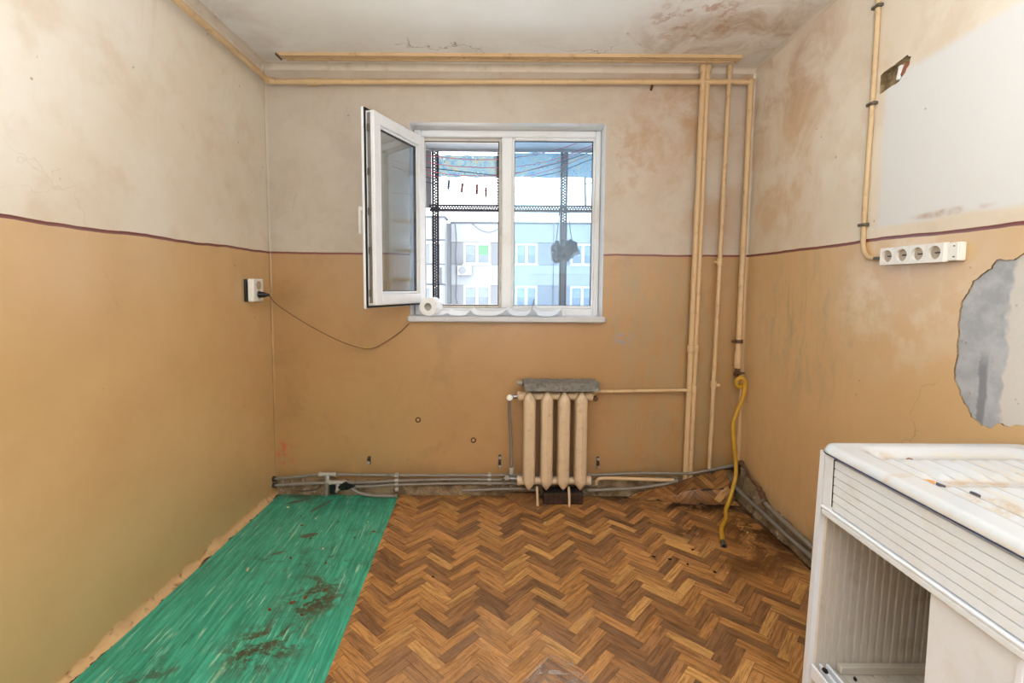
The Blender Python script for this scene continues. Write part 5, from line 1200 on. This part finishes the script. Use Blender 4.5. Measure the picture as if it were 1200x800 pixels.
for zt, zb in fz:
    bb('wall_panel', (-3.70, BY, zb-1.26), (2.72, BY+.26, zb-.0), 'bwall'); bb('wall_panel', (2.76, BY, zb-1.26), (22, BY+.26, zb-.0), 'bwall')
    edges = [-3.70] + [e for x0, x1 in xs for e in (x0, x1)] + [22]
    for i in range(0, len(edges), 2): bb('window_pier', (edges[i], BY+.03, zb+.01), (edges[i+1], BY+.27, zt+.012), 'bpan')
wi = 0
for ri, (zt, zb) in enumerate(fz):
    for ci, (x0, x1) in enumerate(xs):
        w_ = bb('window', (x0, BY+.12, zb), (x1, BY+.20, zt+.012), 'bglass')
        for a in ((x0, x0+.13), ((x0+x1)/2-.09, (x0+x1)/2+.09), (x1-.13, x1)): bb('window_bar', (a[0], BY+.06, zb+.01), (a[1], BY+.14, zt+.012), 'bframe', w_)
        for a in ((zb+.01, zb+.15), (zt-.15, zt+.012)): bb('window_bar', (x0, BY+.05, a[0]), (x1, BY+.13, a[1]), 'bframe', w_)
        m1 = (x0+x1)/2
        bb('blind', (x0+.13, BY+.115, (zt+zb)/2 - .05), (m1-.09, BY+.122, zt-.15), 'bcurt', w_)
        bb('blind', (m1+.09, BY+.115, (zt+zb)/2-.05), (x1-.13, BY+.122, zt-.15), 'bgreen' if (ri == 0 and ci == 0) else 'bcurt', w_)
        bb('sill', (x0-.06, BY-.06, zb-.02), (x1+.06, BY+.12, zb+.05), 'bframe', w_)
bb('seam', (2.715, BY-.01, -12), (2.765, BY+.05, 5.14), 'bseam')
# projecting bay on the left
bay = bb('bay', (-20, BY-1.1, -12), (-3.98, BY+.26, 5.35), 'bwall'); bb('bay_roof_edge', (-20, BY-1.2, 5.35), (-3.90, BY+.3, 5.44), 'bseam', bay)
for zt, zb in fz:
    bb('bay_seam', (-20, BY-1.13, zt+.02), (-3.95, BY-.9, zt+.08), 'bseam', bay); bb('bay_seam', (-20, BY-1.13, zb-.04), (-3.95, BY-.9, zb+.0), 'bseam', bay)
    for x0, x1 in ((-5.5, -4.10), (-7.2, -5.6), (-8.9, -7.3)):
        g_ = bb('bay_window', (x0, BY-1.14, zb+.06), (x1, BY-1.05, zt-.05), 'bglass', bay)
        for a in (x0, (x0+x1)/2-.06, x1-.14): bb('window_bar', (a, BY-1.18, zb+.06), (a+.13, BY-1.12, zt-.05), 'bframe', bay)
        bb('window_bar', (x0, BY-1.19, zt-.19), (x1, BY-1.13, zt-.04), 'bframe', bay)
MB().tube([(-4.20, BY-1.22, 2.35), (-4.20, BY-1.22, 1.35), (-3.95, BY-1.0, 1.28)], .05, 6).build('drain_pipe', BM['bseam'], bl, True)
MB().tube(catmull([(-3.45, BY-.03, 5.1), (-3.38, BY-.03, 4.2), (-3.42, BY-.03, 3.2), (-3.40, BY-.03, 2.5), (-3.38, BY-.03, 1.4), (-3.40, BY-.03, .4), (-3.1, BY-.03, -.4)], 5), .022, 5).build('facade_cable', BM['bseam'], bl, True)
MB().tube(catmull([(-2.45, BY-.04, 5.2), (-1.9, BY-.06, 4.75), (-1.35, BY-.06, 4.6), (-.85, BY-.06, 4.75), (-.4, BY-.04, 5.2)], 6), .016, 5).build('facade_cable', BM['bseam'], bl, True)
ac = thing('air_conditioner', (-2.9, BY-.2, 1.9), 'white air conditioner box on the far facade below the green blind', 'air conditioner')
MB().box((-3.28, BY-.36, 1.92), (-2.42, BY-.08, 2.50), bev=.03).build('casing', BM['ac'], ac)
MB().lathe([(.23, 0), (.25, .02), (.22, .03), (.05, .03)], 20, align((-2.98, BY-.36, 2.21), (0, -1, 0))).build('fan_grille', BM['acd'], ac, True)
for x in (-3.15, -2.55): MB().box((x-.03, BY-.32, 1.84), (x+.03, BY-.0, 1.92)).build('bracket', BM['acd'], ac)
